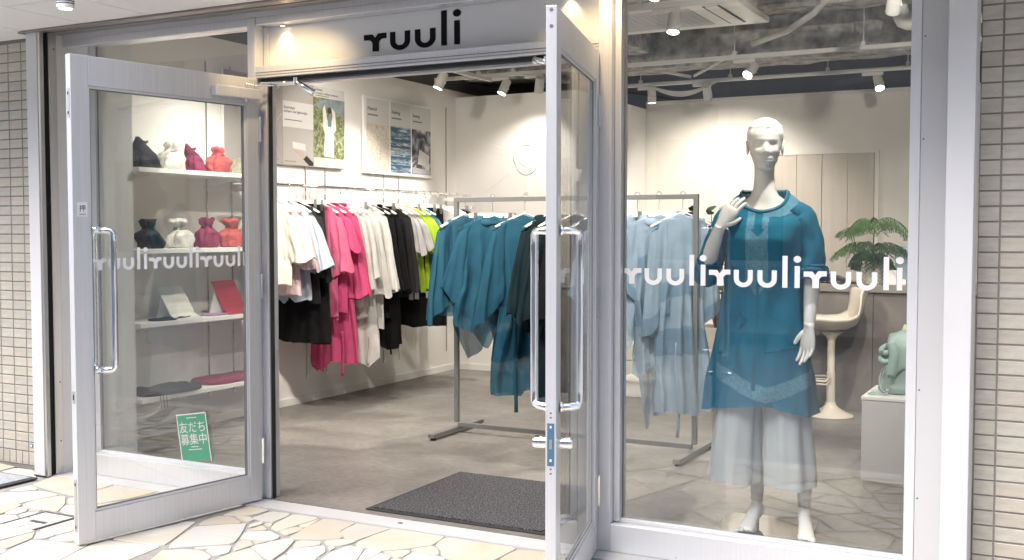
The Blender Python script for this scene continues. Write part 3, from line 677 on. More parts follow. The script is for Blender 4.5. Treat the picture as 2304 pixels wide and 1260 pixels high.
# plaster medallion relief on the back left wall
rel = thing('wall_relief', 'white plaster wall relief with a shield ring and radiating bars', 'wall relief', (-1.78, 4.74, 1.97))
pw = WALL
ring = [(-1.78 + a, 1.96 + b) for a, b in [(.125 * cos(t) * (1.0 if sin(t) > 0 else .9), .135 * sin(t)) for t in [2 * pi * i / 28 for i in range(28)]]]
MB().tube([(x, 4.749, z) for x, z in ring] + [(ring[0][0], 4.749, ring[0][1])], .009, 8, cap=False).build('ring', pw, rel, smooth=True)
MB().prism([(-1.78 + a * .085, 1.965 + b * .085) for a, b in ((-1, .8), (-.5, 1.05), (.5, 1.05), (1, .8), (.9, -.3), (0, -1), (-.9, -.3))], 4.744, 4.7495).build('shield', pw, rel, bevel=.006)
B(-1.80, -1.76, 4.744, 4.7495, 1.66, 1.80).build('stem', pw, rel, bevel=.006)
for i in range(8):
    a = pi / 8 + i * pi / 4 + .1
    if abs(a - 3 * pi / 2) < .35: continue
    c_, s_ = cos(a), sin(a); w0, w1 = .028, .055; r0, r1 = .20, .56
    q = [(-1.78 + c_ * r0 - s_ * w0, 1.96 + s_ * r0 + c_ * w0), (-1.78 + c_ * r0 + s_ * w0, 1.96 + s_ * r0 - c_ * w0), (-1.78 + c_ * r1 + s_ * w1, 1.96 + s_ * r1 - c_ * w1), (-1.78 + c_ * r1 - s_ * w1, 1.96 + s_ * r1 + c_ * w1)]
    MB().prism(q, 4.7465, 4.7495).build('ray', pw, rel, bevel=.001)
# stone steps and low plinth block at the back
STEPM = M('beige_step', (.56, .52, .46), rough=.7, var=.06)
stp = thing('stone_steps', 'beige stone steps at the back behind the light blue clothes', 'steps', (-.95, 5.4, 0))
for i in range(4): B(-1.288, -.62 - i * .17, 4.96 + .0, 5.9, .0045 + i * .15, .15 + i * .15).build('step', STEPM, stp, bevel=.006)
pb = thing('display_block', 'low pale display block on the floor behind the blue dress', 'display block', (-.3, 4.1, 0))
B(-.56, -.06, 3.88, 4.35, .0045, .115).build('body', M('pale_block', (.68, .65, .60), rough=.5), pb, bevel=.004); B(-.565, -.055, 3.875, 4.355, .1155, .135).build('top', M('pale_block', (.68, .65, .60)), pb, bevel=.003)
# ceiling slab with sprayed insulation, beams
INS = M('sprayed_insulation', (.38, .37, .345), rough=1, var=.55, scale=11, bump=1, bscale=40)
def lumpy(x0, x1, y0, y1, z, nx, ny, amp, down=True):
    vs = []; fs = []
    for i in range(nx + 1):
        for j in range(ny + 1):
            x = x0 + (x1 - x0) * i / nx; y = y0 + (y1 - y0) * j / ny
            vs.append((x, y, z + amp * noise.noise(Vector((x * 4, y * 4, z * 3))) + amp * .5 * noise.noise(Vector((x * 13, y * 13, 1)))))
    for i in range(nx):
        for j in range(ny):
            a = i * (ny + 1) + j; fs.append((a, a + 1, a + ny + 2, a + ny + 1))
    return MB().add(vs, fs)
cl = struct(lumpy(-2.76, 3.4, .2, 6.9, 3.25, 110, 120, .03).build('ceiling', INS, smooth=True))
struct(B(-2.76, 3.41, .2, 6.9, 3.30, 3.41).build('slab', M('dark_plenum', (.085, .082, .078))))
def beam(p0, p1, w, h, z0):
    P0, P1 = Vector((*p0, 0)), Vector((*p1, 0)); d = (P1 - P0).normalized(); n = Vector((-d.y, d.x, 0)); R = []
    for i in range(61):
        c = P0 + (P1 - P0) * i / 60; ring = []
        for k_ in range(24):
            t = k_ / 24 * 4; e = int(t); f = t - e
            a, b = [(-1 + 2 * f, -1), (1, -1 + 2 * f), (1 - 2 * f, 1), (-1, 1 - 2 * f)][e]
            v = c + n * (a * w / 2) + Vector((0, 0, z0 + h / 2 + b * h / 2))
            v += (n * a + Vector((0, 0, b))).normalized() * (.022 * noise.noise(v * 5) + .014 * noise.noise(v * 17)); ring.append(v)
        R.append(ring)
    return MB().rings(R)
for lab, p0, p1, w, h, z in (('fireproofed ceiling beam crossing the shop above the counter', (-2.5, 5.05), (3.2, 5.05), .36, .54, 2.72), ('fireproofed ceiling beam running front to back near the air conditioner', (-.75, .25), (-.75, 4.85), .30, .40, 2.84), ('fireproofed ceiling beam over the middle of the shop, right of the conditioner', (-.58, 3.75), (3.2, 3.75), .30, .34, 2.88)):
    b_ = thing('ceiling_beam', lab, 'beam', (p0[0], p0[1], z)); beam(p0, p1, w, h, z).build('lagging', INS, b_, smooth=True)
# ================================================================ LEFT WALL: STANDARDS, SHELVES, RAIL, POSTERS
STDM = M('slotted_steel', (.60, .59, .57), rough=.25, metal=.8)
def standard(y, z0, z1, lab):
    s = thing('slotted_standard', lab, 'wall standard', (-2.529, y, z0))
    B(-2.5295, -2.524, y - .006, y + .006, z0, z1).build('channel', STDM, s)
    sl = MB(); z = z0 + .02
    while z < z1 - .02: sl.box(-2.5238, -2.5232, y - .0025, y + .0025, z, z + .014); z += .025
    o = sl.build('slot', DARKM, s); o['kind'] = 'stuff'
for y, lab in ((.70, 'slotted wall standard behind the black shelf bags'), (1.46, 'slotted wall standard, left one behind the red shelf bags'), (1.70, 'slotted wall standard, right one near the door jamb behind the shelves'),
               (2.51, 'slotted wall standard, left one below the landscape photo boards'), (2.75, 'slotted wall standard below the photo of the person in white'), (3.55, 'slotted wall standard, left one below the textile boards'), (3.78, 'slotted wall standard, right one below the textile boards'), (4.57, 'slotted wall standard close to the back corner')):
    standard(y, .19, 2.45 if y < 2 or y > 4 else 1.80, lab)
def shelf(z, lab):
    s = thing('wall_shelf', lab, 'shelf', (-2.36, 1.2, z))
    B(-2.5225, -2.205, .56, 1.725, z - .028, z).build('board', WHITE, s, bevel=.002)
    for y in (.70, 1.46, 1.70):
        MB().prism([(-2.523, z - .030), (-2.26, z - .030), (-2.26, z - .040), (-2.523, z - .085)], y - .002, y + .002).build('bracket', WHITE, s)
for z, lab in ((1.690, 'top white wall shelf with four drawstring bags'), (1.205, 'second white wall shelf from the top, with upright drawstring bags'), (.765, 'third white wall shelf with pleated displays standing on it'), (.315, 'lowest white wall shelf with folded clothes')): shelf(z, lab)
# drawstring bags
def bag(lab, y, z, w, h, col, shape, x=-2.34, tilt=0, seed=0, d=.13):
    t = thing('drawstring_bag', lab, 'bag', (x, y, z), 0, 'drawstring bags on the wall shelves'); rg = random.Random(seed)
    prof = {'round': [(0, .62), (.04, .9), (.2, 1.0), (.42, .98), (.58, .80), (.68, .46), (.74, .32), (.80, .42), (.90, .50), (1.0, .42)],
            'tri': [(0, .95), (.06, 1.0), (.25, .93), (.45, .78), (.65, .56), (.80, .36), (.90, .24), (1.0, .12)],
            'box': [(0, .90), (.05, .96), (.30, .98), (.50, .90), (.62, .62), (.68, .38), (.72, .36), (.84, .52), (1.0, .58)],
            'jar': [(0, .78), (.05, .92), (.24, 1.0), (.42, .96), (.56, .72), (.65, .40), (.70, .32), (.80, .52), (.92, .66), (1.0, .55)]}[shape]
    R = []; n = 40; ks = [rg.uniform(0, 6) for _ in range(4)]; K = 26
    for i in range(K + 1):
        q = i / K
        for (a, ra), (b, rb) in zip(prof, prof[1:]):
            if a <= q <= b + 1e-9: r = ra + (rb - ra) * smoothstep(a, b, q); break
        ring = []; top = smoothstep(.5, .75, q)
        for j in range(n):
            a = 2 * pi * j / n
            f = 1 + (.03 + .16 * top) * (2 / pi) * math.asin(.95 * sin(11 * a + ks[0] + q * 2)) + (.03 + .08 * top) * sin(5 * a + ks[1] - q * 5) + .05 * sin(3 * a + ks[2] + q * 7)
            sq = (abs(cos(a)) ** 2.6 + abs(sin(a)) ** 2.6) ** (-1 / 2.6) if shape in ('box', 'tri') else 1
            f += .26 * noise.noise(Vector((cos(a) * 1.4 + seed * 3, sin(a) * 1.4, q * 3))) + .09 * noise.noise(Vector((cos(a) * 5, sin(a) * 5 + seed, q * 11)))
            wob = .10 * noise.noise(Vector((q * 2.7, seed, 3))) * q
            yy = w * wob * 1.6 + w / 2 * r * f * sq * cos(a) + tilt * h * q ** 1.6; xx = d / 2 * r * f * sq * sin(a)
            ring.append((x + xx, y + yy, z + .0008 + h * q * (1 + .04 * sin(a * 3 + ks[3]) * top)))
        R.append(ring)
    nm = 'bag_' + '_'.join(str(int(c * 100)) for c in col)
    b = MB().rings(R).build('pouch', cloth(nm, col, rough=.6, var=.18), t, smooth=True)
    zn = z + h * (.70 if shape != 'tri' else .88)
    pts = [(x + d * .26 * cos(a), y + tilt * h * .55 + w * .22 * sin(a), zn + .004 * sin(3 * a)) for a in [2 * pi * i / 20 for i in range(21)]]
    MB().tube(pts, .004, 6, cap=False).build('drawstring', cloth(nm + 's', [c * .7 for c in col]), t, smooth=True)
    lp = [(x + d * .3, y - w * .25, zn), (x + d * .48, y - w * .52, zn - h * .2), (x + d * .5, y - w * .56, zn - h * .5), (x + d * .42, y - w * .42, z + .012)]
    MB().tube(lp, .003, 6).build('cord_end', cloth(nm + 's', [c * .7 for c in col]), t, smooth=True)
    return t
NV, IV, PL, CO = (.022, .024, .034), (.70, .68, .63), (.25, .035, .09), (.50, .10, .10)
bag('slouching dark navy bag on the top shelf', .745, 1.690, .20, .185, NV, 'tri', tilt=-.35, seed=1)
bag('ivory bag on the top shelf, next to the navy one', .955, 1.690, .21, .175, IV, 'round', seed=2)
bag('plum purple bag leaning on the top shelf', 1.165, 1.690, .15, .170, PL, 'tri', tilt=-.45, seed=3)
bag('coral red round bag on the top shelf', 1.315, 1.690, .205, .165, CO, 'round', seed=4, x=-2.29)
bag('dark navy bag tied at the neck on the second shelf', .765, 1.205, .18, .175, NV, 'box', tilt=-.08, seed=5)
bag('ivory bag with ruffled neck on the second shelf', 1.02, 1.205, .20, .180, IV, 'jar', seed=6)
bag('plum purple bag with side cords on the second shelf', 1.255, 1.205, .155, .190, PL, 'box', seed=7)
bag('coral red bag with gathered neck on the second shelf', 1.49, 1.205, .215, .190, CO, 'jar', seed=8)
# framed card at the shelf end
cd = thing('framed_card', 'small framed card leaning at the right end of the top shelf', 'card', (-2.36, 1.66, 1.69))
MB().add([(-2.44, 1.63, 1.691), (-2.26, 1.66, 1.691), (-2.26, 1.61, 1.80), (-2.44, 1.58, 1.80)], [(0, 1, 2, 3)]).build('card', M('khaki_print', (.35, .33, .24), var=.4, scale=40), cd, solid=.004)
MB().tube([(-2.258, 1.66, 1.691), (-2.258, 1.608, 1.803)], .004, 6).build('edge', WHITE, cd)
# pleated fabric displays and flat cloths on the third shelf
def pleated(lab, y, w, h, col, lean):
    t = thing('pleated_display', lab, 'fabric display', (-2.34, y, .765)); vs = []; fs = []; nx, nz = 24, 16
    for i in range(nz + 1):
        q = i / nz; z = .766 + h * q; xo = -2.26 - lean * q - .05 * max(0, .12 - q) * -8
        for j in range(nx + 1):
            vs.append((xo + .0025 * sin(q * 60) + .004 * sin(q * 3), y - w / 2 + w * j / nx - .10 * h * q * 1.6, z + .004 * sin(j / nx * pi) * (q > .9)))
    for i in range(nz):
        for j in range(nx): a = i * (nx + 1) + j; fs.append((a, a + 1, a + nx + 2, a + nx + 1))
    MB().add(vs, fs).build('panel', cloth('pleat_' + str(int(col[1] * 100)), col), t, smooth=True, solid=.006)
    MB().add([(-2.27, y - w / 2 + .01, .767), (-2.40, y - w / 2 + .01, .767), (-2.33, y - w / 2 - .015, .766 + h * .7)], [(0, 1, 2)]).build('prop', WHITE, t, solid=.003)
pleated('white pleated fabric display standing on the third shelf', .965, .21, .20, (.74, .73, .68), .10)
pleated('dark red fabric display standing on the third shelf', 1.43, .215, .215, (.32, .03, .055), .08)
def flat_cloth(name, lab, cat, cx, cy_, z, hx, hy, col, amp, seed, edge=1.0, roll=0):
    t = thing(name, lab, cat, (cx, cy_, z)); rg = random.Random(seed); o1, o2 = rg.uniform(0, 9), rg.uniform(0, 9); n = 36; vs = []; fs = []
    R = []
    for i in range(15):
        q = i / 14
        ring = []
        for j in range(n):
            a = 2 * pi * j / n; sq = (abs(cos(a)) ** 4 + abs(sin(a)) ** 4) ** -.25; r = (1 - q) if q > .18 else 1
            r = [1.0, 1.01, 1.0][i] if i < 3 else 1 - (i - 2) / 12 * .999
            zz = (0, .5, 1)[i] if i < 3 else 1
            x = cx + hx * r * sq * cos(a) * (1 + .06 * sin(3 * a + o1)); y = cy_ + hy * r * sq * sin(a) * (1 + .05 * sin(2 * a + o2))
            hgt = amp * zz * (.5 + .5 * noise.noise(Vector((x * 14 + seed, y * 14, 0))) + .25 * noise.noise(Vector((x * 30, y * 30, seed)))) + amp * .35 * zz
            ring.append((x, y, z + .001 + max(0, hgt)))
        R.append(ring)
    MB().rings(R).build('cloth', cloth(name + '_%d' % seed, col, var=.12), t, smooth=True)
    if roll:
        p = [(cx - hx * .3, cy_ - hy * .7 + hy * 1.3 * i / 16, z + amp * 1.15 + .012 * sin(i * 1.3)) for i in range(17)]
        MB().tube(p, [.016 + .008 * abs(sin(i * 1.9 + seed)) for i in range(17)], 12).build('gather', cloth(name + '_%d' % seed, col), t, smooth=True)
    return t
flat_cloth('folded_pouch', 'flat dark navy pouch lying in front of the white pleated display', 'pouch', -2.28, .87, .765, .055, .15, (.03, .033, .045), .016, 3)
flat_cloth('folded_pouch', 'flat lilac pouch lying on the third shelf between the two displays', 'pouch', -2.28, 1.28, .765, .05, .12, (.36, .25, .38), .014, 4)
flat_cloth('folded_pouch', 'flat plum pouch lying in front of the dark red display', 'pouch', -2.255, 1.50, .765, .035, .10, (.30, .08, .16), .010, 5)
f1 = flat_cloth('folded_garment', 'dark navy folded garment with hanging cords on the lowest shelf', 'folded garment', -2.33, .86, .315, .13, .24, (.022, .024, .034), .030, 6)
for i, y in enumerate((.70, .725, .75)): MB().tube([(-2.23, y, .335), (-2.202, y, .322), (-2.199, y + .004, .26), (-2.199, y + .008, .235)], .002, 6).build('cord', BLACK, f1)
flat_cloth('folded_garment', 'plum folded garment spread on the lowest shelf', 'folded garment', -2.34, 1.50, .315, .12, .34, (.26, .035, .08), .034, 7)

# ---- poster boards
def board(name, lab, y0, y1, z0, z1):
    t = thing(name, lab, 'poster', (-2.5, (y0 + y1) / 2, z0))
    B(-2.522, -2.500, y0, y1, z0, z1).build('backing', WHITE, t, bevel=.002); return t
def wallrect(par, name, y0, y1, z0, z1, mat, x=-2.4995, th=None):
    th = th or (.002 if x == -2.4995 else .0006)
    return B(x, x + th, y0, y1, z0, z1).build(name, mat, par)
def wtext(par, body, y, z, size, mat=None, x=-2.4965):
    m = Matrix(((0, 0, 1, x), (1, 0, 0, y), (0, 1, 0, z), (0, 0, 0, 1)))
    return text_obj('text', body, size, mat or BLACK, m, par)
def print_mat(name, ramp, scale, detail=6, dist=1., kind='NOISE', stretch=(1, 1, 1)):
    m, t, b = nodes(name); L = t.links.new; N = t.nodes.new; b.inputs['Roughness'].default_value = .6; b.inputs['Specular IOR Level'].default_value = .2
    tc = N('ShaderNodeTexCoord'); mp = N('ShaderNodeMapping'); mp.inputs['Scale'].default_value = stretch; L(tc.outputs['Object'], mp.inputs[0])
    if kind == 'VORONOI':
        nz = N('ShaderNodeTexVoronoi'); nz.inputs['Scale'].default_value = scale; L(mp.outputs[0], nz.inputs['Vector']); o = nz.outputs['Color']
        bw = N('ShaderNodeRGBToBW'); L(o, bw.inputs[0]); o = bw.outputs[0]
    else:
        nz = N('ShaderNodeTexNoise'); nz.inputs['Scale'].default_value = scale; nz.inputs['Detail'].default_value = detail; nz.inputs['Distortion'].default_value = dist; L(mp.outputs[0], nz.inputs['Vector']); o = nz.outputs[0]
    cr = N('ShaderNodeValToRGB'); e = cr.color_ramp.elements
    while len(e) < len(ramp): e.new(.5)
    for el, (p, c) in zip(e, ramp): el.position = p; el.color = (*c, 1)
    L(o, cr.inputs[0]); L(cr.outputs[0], b.inputs['Base Color']); return m
PA = M('poster_beige', (.36, .33, .30), rough=.6, var=.04, scale=5)
PB = M('poster_greige', (.40, .375, .35), rough=.6, var=.03)
PW = M('poster_white', (.60, .585, .57), rough=.6, var=.01)
GRN = print_mat('meadow_print', [(.30, (.07, .09, .04)), (.48, (.17, .20, .09)), (.62, (.33, .35, .20)), (.75, (.60, .60, .50))], 22, 8, 1.5)
HILL = print_mat('hill_print', [(.3, (.17, .22, .24)), (.7, (.30, .35, .36))], 9)
ROADP = M('path_print', (.55, .52, .49), rough=.6)
p1 = board('photo_board', 'tall board of lifestyle photos, person in white on a meadow path', 1.60, 2.97, 1.80, 2.42)
wallrect(p1, 'photo_panel', 1.602, 2.215, 1.803, 2.417, M('poster_mauve', (.33, .30, .285), rough=.6))
wallrect(p1, 'photo_panel', 2.217, 2.575, 1.803, 2.417, PB)
wallrect(p1, 'caption_panel', 2.217, 2.575, 2.08, 2.27, PW, x=-2.4973)
a = wallrect(p1, 'photo_panel', 2.577, 2.968, 1.803, 2.417, GRN)
wallrect(a, 'header', 2.577, 2.968, 2.335, 2.417, PW, x=-2.4973)
MB().prism([(2.577, 2.27), (2.66, 2.315), (2.78, 2.334), (2.968, 2.334), (2.968, 2.20), (2.85, 2.235), (2.75, 2.27), (2.66, 2.255)], -2.4973, -2.4966, 'x').build('hill', HILL, a)
wallrect(a, 'path', 2.577, 2.968, 1.803, 1.875, ROADP, x=-2.4973, th=.0008)
WHF = M('figure_white', (.70, .68, .65), rough=.7, var=.06, scale=40)
MB().prism([(2.70, 1.89), (2.83, 1.885), (2.825, 2.07), (2.86, 2.10), (2.845, 2.24), (2.80, 2.27), (2.81, 2.20), (2.80, 2.16), (2.745, 2.17), (2.735, 2.22), (2.715, 2.285), (2.69, 2.25), (2.695, 2.10), (2.715, 2.06)], -2.4964, -2.4958, 'x').build('figure_dress', WHF, a)
MB().prism(arc(2.775, 2.245, .026, 0, 2 * pi - .3, 14), -2.4956, -2.4952, 'x').build('figure_head', M('figure_dark', (.05, .035, .03)), a)
MB().prism([(2.752, 2.12), (2.795, 2.12), (2.80, 2.20), (2.748, 2.20)], -2.4956, -2.4952, 'x').build('figure_vest', M('figure_teal', (.16, .22, .24)), a)
wtext(p1, 'Unfolded,\nIt reveals a refined presence.', 2.59, 2.385, .026)
wtext(p1, 'Surprisingly\ncompact and lightweight.', 2.227, 2.215, .028)
for y, z, w in ((2.235, 2.13, .20), (2.60, 2.345, .17), (2.235, 1.825, .13), (1.95, 1.83, .22), (1.96, 1.85, .05)): wallrect(p1, 'fine_print', y, y + w, z, z + .006, GREYM, x=-2.4965, th=.0006)
wtext(p1, 'Always\nready to carry.', 2.0, 2.26, .026)
MB().prism([(2.34, 1.91), (2.39, 1.905), (2.45, 1.885), (2.47, 1.86), (2.44, 1.855), (2.40, 1.89), (2.36, 1.90)], -2.4972, -2.4964, 'x').build('hand_print', M('skin_print', (.50, .33, .26)), p1)
MB().prism([(2.45, 1.85), (2.49, 1.88), (2.57, 1.83), (2.57, 1.806), (2.52, 1.806)], -2.4972, -2.4962, 'x').build('sleeve_print', BLACK, p1)
MB().prism([(2.33, 1.925), (2.48, 1.915), (2.475, 1.965), (2.325, 1.975)], -2.4972, -2.4966, 'x').build('pouch_print', M('pouch_print', (.60, .58, .54)), p1)
MB().tube([(-2.496, 1.98, 1.95), (-2.496, 2.10, 2.06), (-2.496, 2.20, 2.17)], .002, 6).build('cord_print', PW, p1)
for i in range(10):
    a_ = 2 * pi * i / 10; MB().ball((-2.4965, 2.15 + .028 * cos(a_), 2.375 + .028 * sin(a_)), (.001, .008, .008), 8, 6).build('dot_print', PW, p1)
p2_ = board('textile_board', 'white framed board of three textile process photos, nearest the corner', 3.235, 4.275, 1.785, 2.42)
YARN = print_mat('yarn_print', [(.32, (.36, .30, .24)), (.46, (.60, .54, .46)), (.58, (.70, .65, .58)), (.7, (.52, .45, .37))], 24, 10, 3.5)
LOOM = print_mat('loom_print', [(.25, (.02, .05, .09)), (.42, (.07, .14, .21)), (.55, (.25, .34, .42)), (.68, (.62, .66, .68))], 9, 8, .4, stretch=(1, 1.2, 6))
SEW = print_mat('sewing_print', [(.30, (.02, .02, .025)), (.45, (.09, .09, .11)), (.57, (.35, .34, .37)), (.66, (.64, .62, .64))], 6.5, 9, 1.8)
for y0, y1, m, tx in ((3.27, 3.60, YARN, 'Material'), (3.62, 3.93, LOOM, 'Knitting'), (3.95, 4.255, SEW, 'Sewing')):
    a = wallrect(p2_, 'photo_panel', y0, y1, 1.81, 2.20, m)
    wallrect(p2_, 'header', y0, y1, 2.202, 2.40, PW)
    wtext(p2_, tx, y0 + .015, 2.305, .040); wallrect(p2_, 'fine_print', y0 + .015, y0 + .16, 2.262, 2.274, GREYM, x=-2.4965, th=.0006)
    if m is LOOM:
        for z in (1.86, 1.93, 2.02, 2.08): wallrect(a, 'machine_bar', y0 + .002, y1 - .002, z, z + .016, M('loom_navy', (.03, .08, .14)), x=-2.4973, th=.0008)
        for i in range(14): wallrect(a, 'needle', y0 + .012 + i * .021, y0 + .018 + i * .021, 1.965, 2.015, M('loom_pale', (.55, .62, .66)), x=-2.4973, th=.0008)
    if m is SEW:
        MB().prism([(y0 + .09, 1.90), (y0 + .26, 1.88), (y0 + .28, 1.98), (y0 + .12, 2.03)], -2.4973, -2.4966, 'x').build('cloth_print', PW, a)
        MB().prism([(y0 + .0, 1.815), (y0 + .3, 1.815), (y0 + .3, 1.85), (y0 + .0, 1.87)], -2.4973, -2.4966, 'x').build('table_print', M('table_print', (.42, .40, .44)), a)

# ---- wall rail
RX, RZ = -2.20, 1.630
rail = thing('clothes_rail', 'long chrome clothes rail along the left wall, full of hangers', 'clothes rail', (RX, 1.4, RZ))
MB().tube([(RX, 1.35, RZ), (RX, 4.45, RZ)], .0125, 14).build('tube', CHROME, rail, smooth='auto')
for y in (1.70, 2.51, 3.55, 3.78, 4.42): B(-2.522, RX, y - .006, y + .006, RZ - .045, RZ - .018).build('bracket', CHROME, rail)

# ================================================================ HANGERS AND GARMENTS
def hanger_meshes():
    h = bpy.data.objects.new('hanger', None)
    hook = MB().tube([(.0, 0, .0 + .016 + .0)] + [(.0 + .017 * sin(a), 0, .0 + .0 + .017 * cos(a) - .0) for a in [.0 - i * .42 for i in range(1, 8)]][::-1][:0] + [], .002, 6) if False else None
    P = [(.016 * cos(a), 0, .016 * sin(a)) for a in [radians(200 - i * 22) for i in range(12)]]
    P += [(.010, 0, -.022), (0, 0, -.035), (0, 0, -.100)]
    hk = MB().tube(P, .0022, 6).mesh('hook'); hk.materials.append(CHROME)
    pts = [(x, 0, -.103 - .088 * (abs(x) / .20) ** 1.15) for x in [-.195 + .39 * i / 20 for i in range(21)]]
    sh = MB().tube(pts, [.006 + .008 * min(1, (abs(p[0]) / .17)) for p in pts], 10, flat=(1, .55)).mesh('shoulder'); sh.materials.append(M('hanger_white', (.78, .77, .74), rough=.4, var=.02))
    bar = MB().box(-.155, .155, -.005, .005, -.130, -.100).mesh('bar'); bar.materials.append(M('hanger_white', (.78, .77, .74)))
    clipm = MB().box(-.012, .012, -.011, .011, -.175, -.098).mesh('clip'); clipm.materials.append(M('clip_metal', (.35, .34, .33), rough=.3, metal=.7))
    for me in (hk, sh):
        for p in me.polygons: p.use_smooth = True
    return hk, sh, bar, clipm
HK, SH, BAR, CLIP = hanger_meshes()
def put(me, name, parent, loc=(0, 0, 0)):
    o = bpy.data.objects.new(name, me); C.objects.link(o); o.parent = parent; o.location = loc; return o
def hanger(loc, rz, kind, label, group):
    e = thing('hanger', label, 'hanger', loc, rz, group); put(HK, 'hook', e)
    if kind == 'clip':
        put(BAR, 'bar', e); put(CLIP, 'clip', e, (-.115, 0, 0)); put(CLIP, 'clip', e, (.115, 0, 0))
    else: put(SH, 'shoulder', e)
    return e
def smooth_interp(K, t):
    if t <= K[0][0]: return K[0][1]
    for (a, ra), (b, rb) in zip(K, K[1:]):
        if t <= b: return ra + (rb - ra) * smoothstep(a, b, t)
    return K[-1][1]
def tri(x): return math.asin(max(-1, min(1, .97 * sin(x)))) * 2 / pi
def body_mesh(prof, thick, length, folds, famp, hem, seed, n=96, rows=56, z0=-.115, neck=True, flare=0):
    """hanging cloth: prof = half-width by fraction of length; folds = number of vertical folds"""
    rg = random.Random(seed); ph = [rg.uniform(0, 6.28) for _ in range(8)]; R = []
    pk = [(rg.uniform(-.9, .9), rg.uniform(.35, .7), rg.uniform(.3, .9), (-1, 1)[i_ % 2]) for i_ in range(4)]
    for i in range(rows + 1):
        q = i / rows; hw = smooth_interp(prof, q); ht = smooth_interp(thick, q); fa = famp * smoothstep(.06, .6, q); ring = []
        for j in range(n):
            a = 2 * pi * j / n; ca, sa = cos(a), sin(a); sgn = 1 if sa > 0 else -1
            u = hw * (abs(ca) ** .85) * (1 if ca > 0 else -1); s_ = u / max(hw, .01)
            v = ht * sa * (1 - .25 * abs(s_) ** 3); w = s_ + .10 * sin(q * 3 + ph[6]) + .06 * noise.noise(Vector((s_ * 2, q * 4, seed + .3)))
            f = tri(folds * w * 1.5 + ph[0] + sgn) * .65 + tri(folds * w * .75 + ph[2] + q * 1.2) * .5 + .7 * noise.noise(Vector((s_ * 2.6 + seed, q * 3.4, ph[3]))) + .3 * noise.noise(Vector((s_ * 7, q * 8, ph[4])))
            v += fa * f + .0035 * smoothstep(.03, .2, q) * noise.noise(Vector((u * 28, q * length * 16, seed + sgn))); u += fa * .5 * sin(q * 6 + ph[4] + sa)
            if neck: drop = length * max(0, q - .09) / .91
            else: drop = length * q
            if q > .4:
                k = ((q - .4) / .6) ** 1.5; hh = sum(A * max(0, 1 - abs(s_ - c) / w_) for c, w_, A, sd in pk if sd == sgn)
                drop += k * hem * (1.25 * hh - .35 + .12 * sin(4 * s_ + ph[5]))
            sl = .092 * (min(abs(u), .2) / .2) ** 1.15 * (1 - .6 * smoothstep(.3, .8, q)) - .022 if neck else 0
            nd = (.085 * exp(-(u / .082) ** 4) * (1 if sa < 0 else .6) * (1 - smoothstep(0, .14, q))) if neck else .0
            ring.append((u, v, z0 - drop - sl - nd))
        R.append(ring)
    return MB().rings(R, cap=False)
def sleeve_mesh(side, hw, z0, length, w0, w1, out, seed, thick=.03, cuff=0, fwd=0, n=56, rows=26, slant=.25):
    rg = random.Random(seed * 3 + side); ph = rg.uniform(0, 6.28); ph2 = rg.uniform(0, 6.28); R = []; fwd = fwd + rg.uniform(-.03, .02)
    for i in range(rows + 1):
        q = i / rows; w = w0 + (w1 - w0) * q; cx = hw - w0 * .55 + out * (q ** .85); cz = z0 - .05 - length * q; ring = []
        for j in range(n):
            a = 2 * pi * j / n; c_ = cos(a); uu = w * (abs(c_) ** .85) * (1 if c_ > 0 else -1)
            vv = thick * (1 + .5 * q) * sin(a) + q ** .7 * (.015 * tri(7 * c_ + ph2 + q * 1.5) + .010 * tri(12 * c_ + ph + q) + .018 * noise.noise(Vector((c_ * 2, q * 3.5 + sin(a) * .4, seed))))
            top = (1 - smoothstep(0, .35, q)) * -.55 * uu                        # follows the shoulder slope
            ring.append((side * (cx + uu), fwd * q + vv, cz + top + q * slant * (uu if side * ((seed % 2) * 2 - 1) > 0 else -uu) * .9 + q * .012 * sin(4 * a + ph)))
        R.append(ring)
    return MB().rings(R, cap=False)
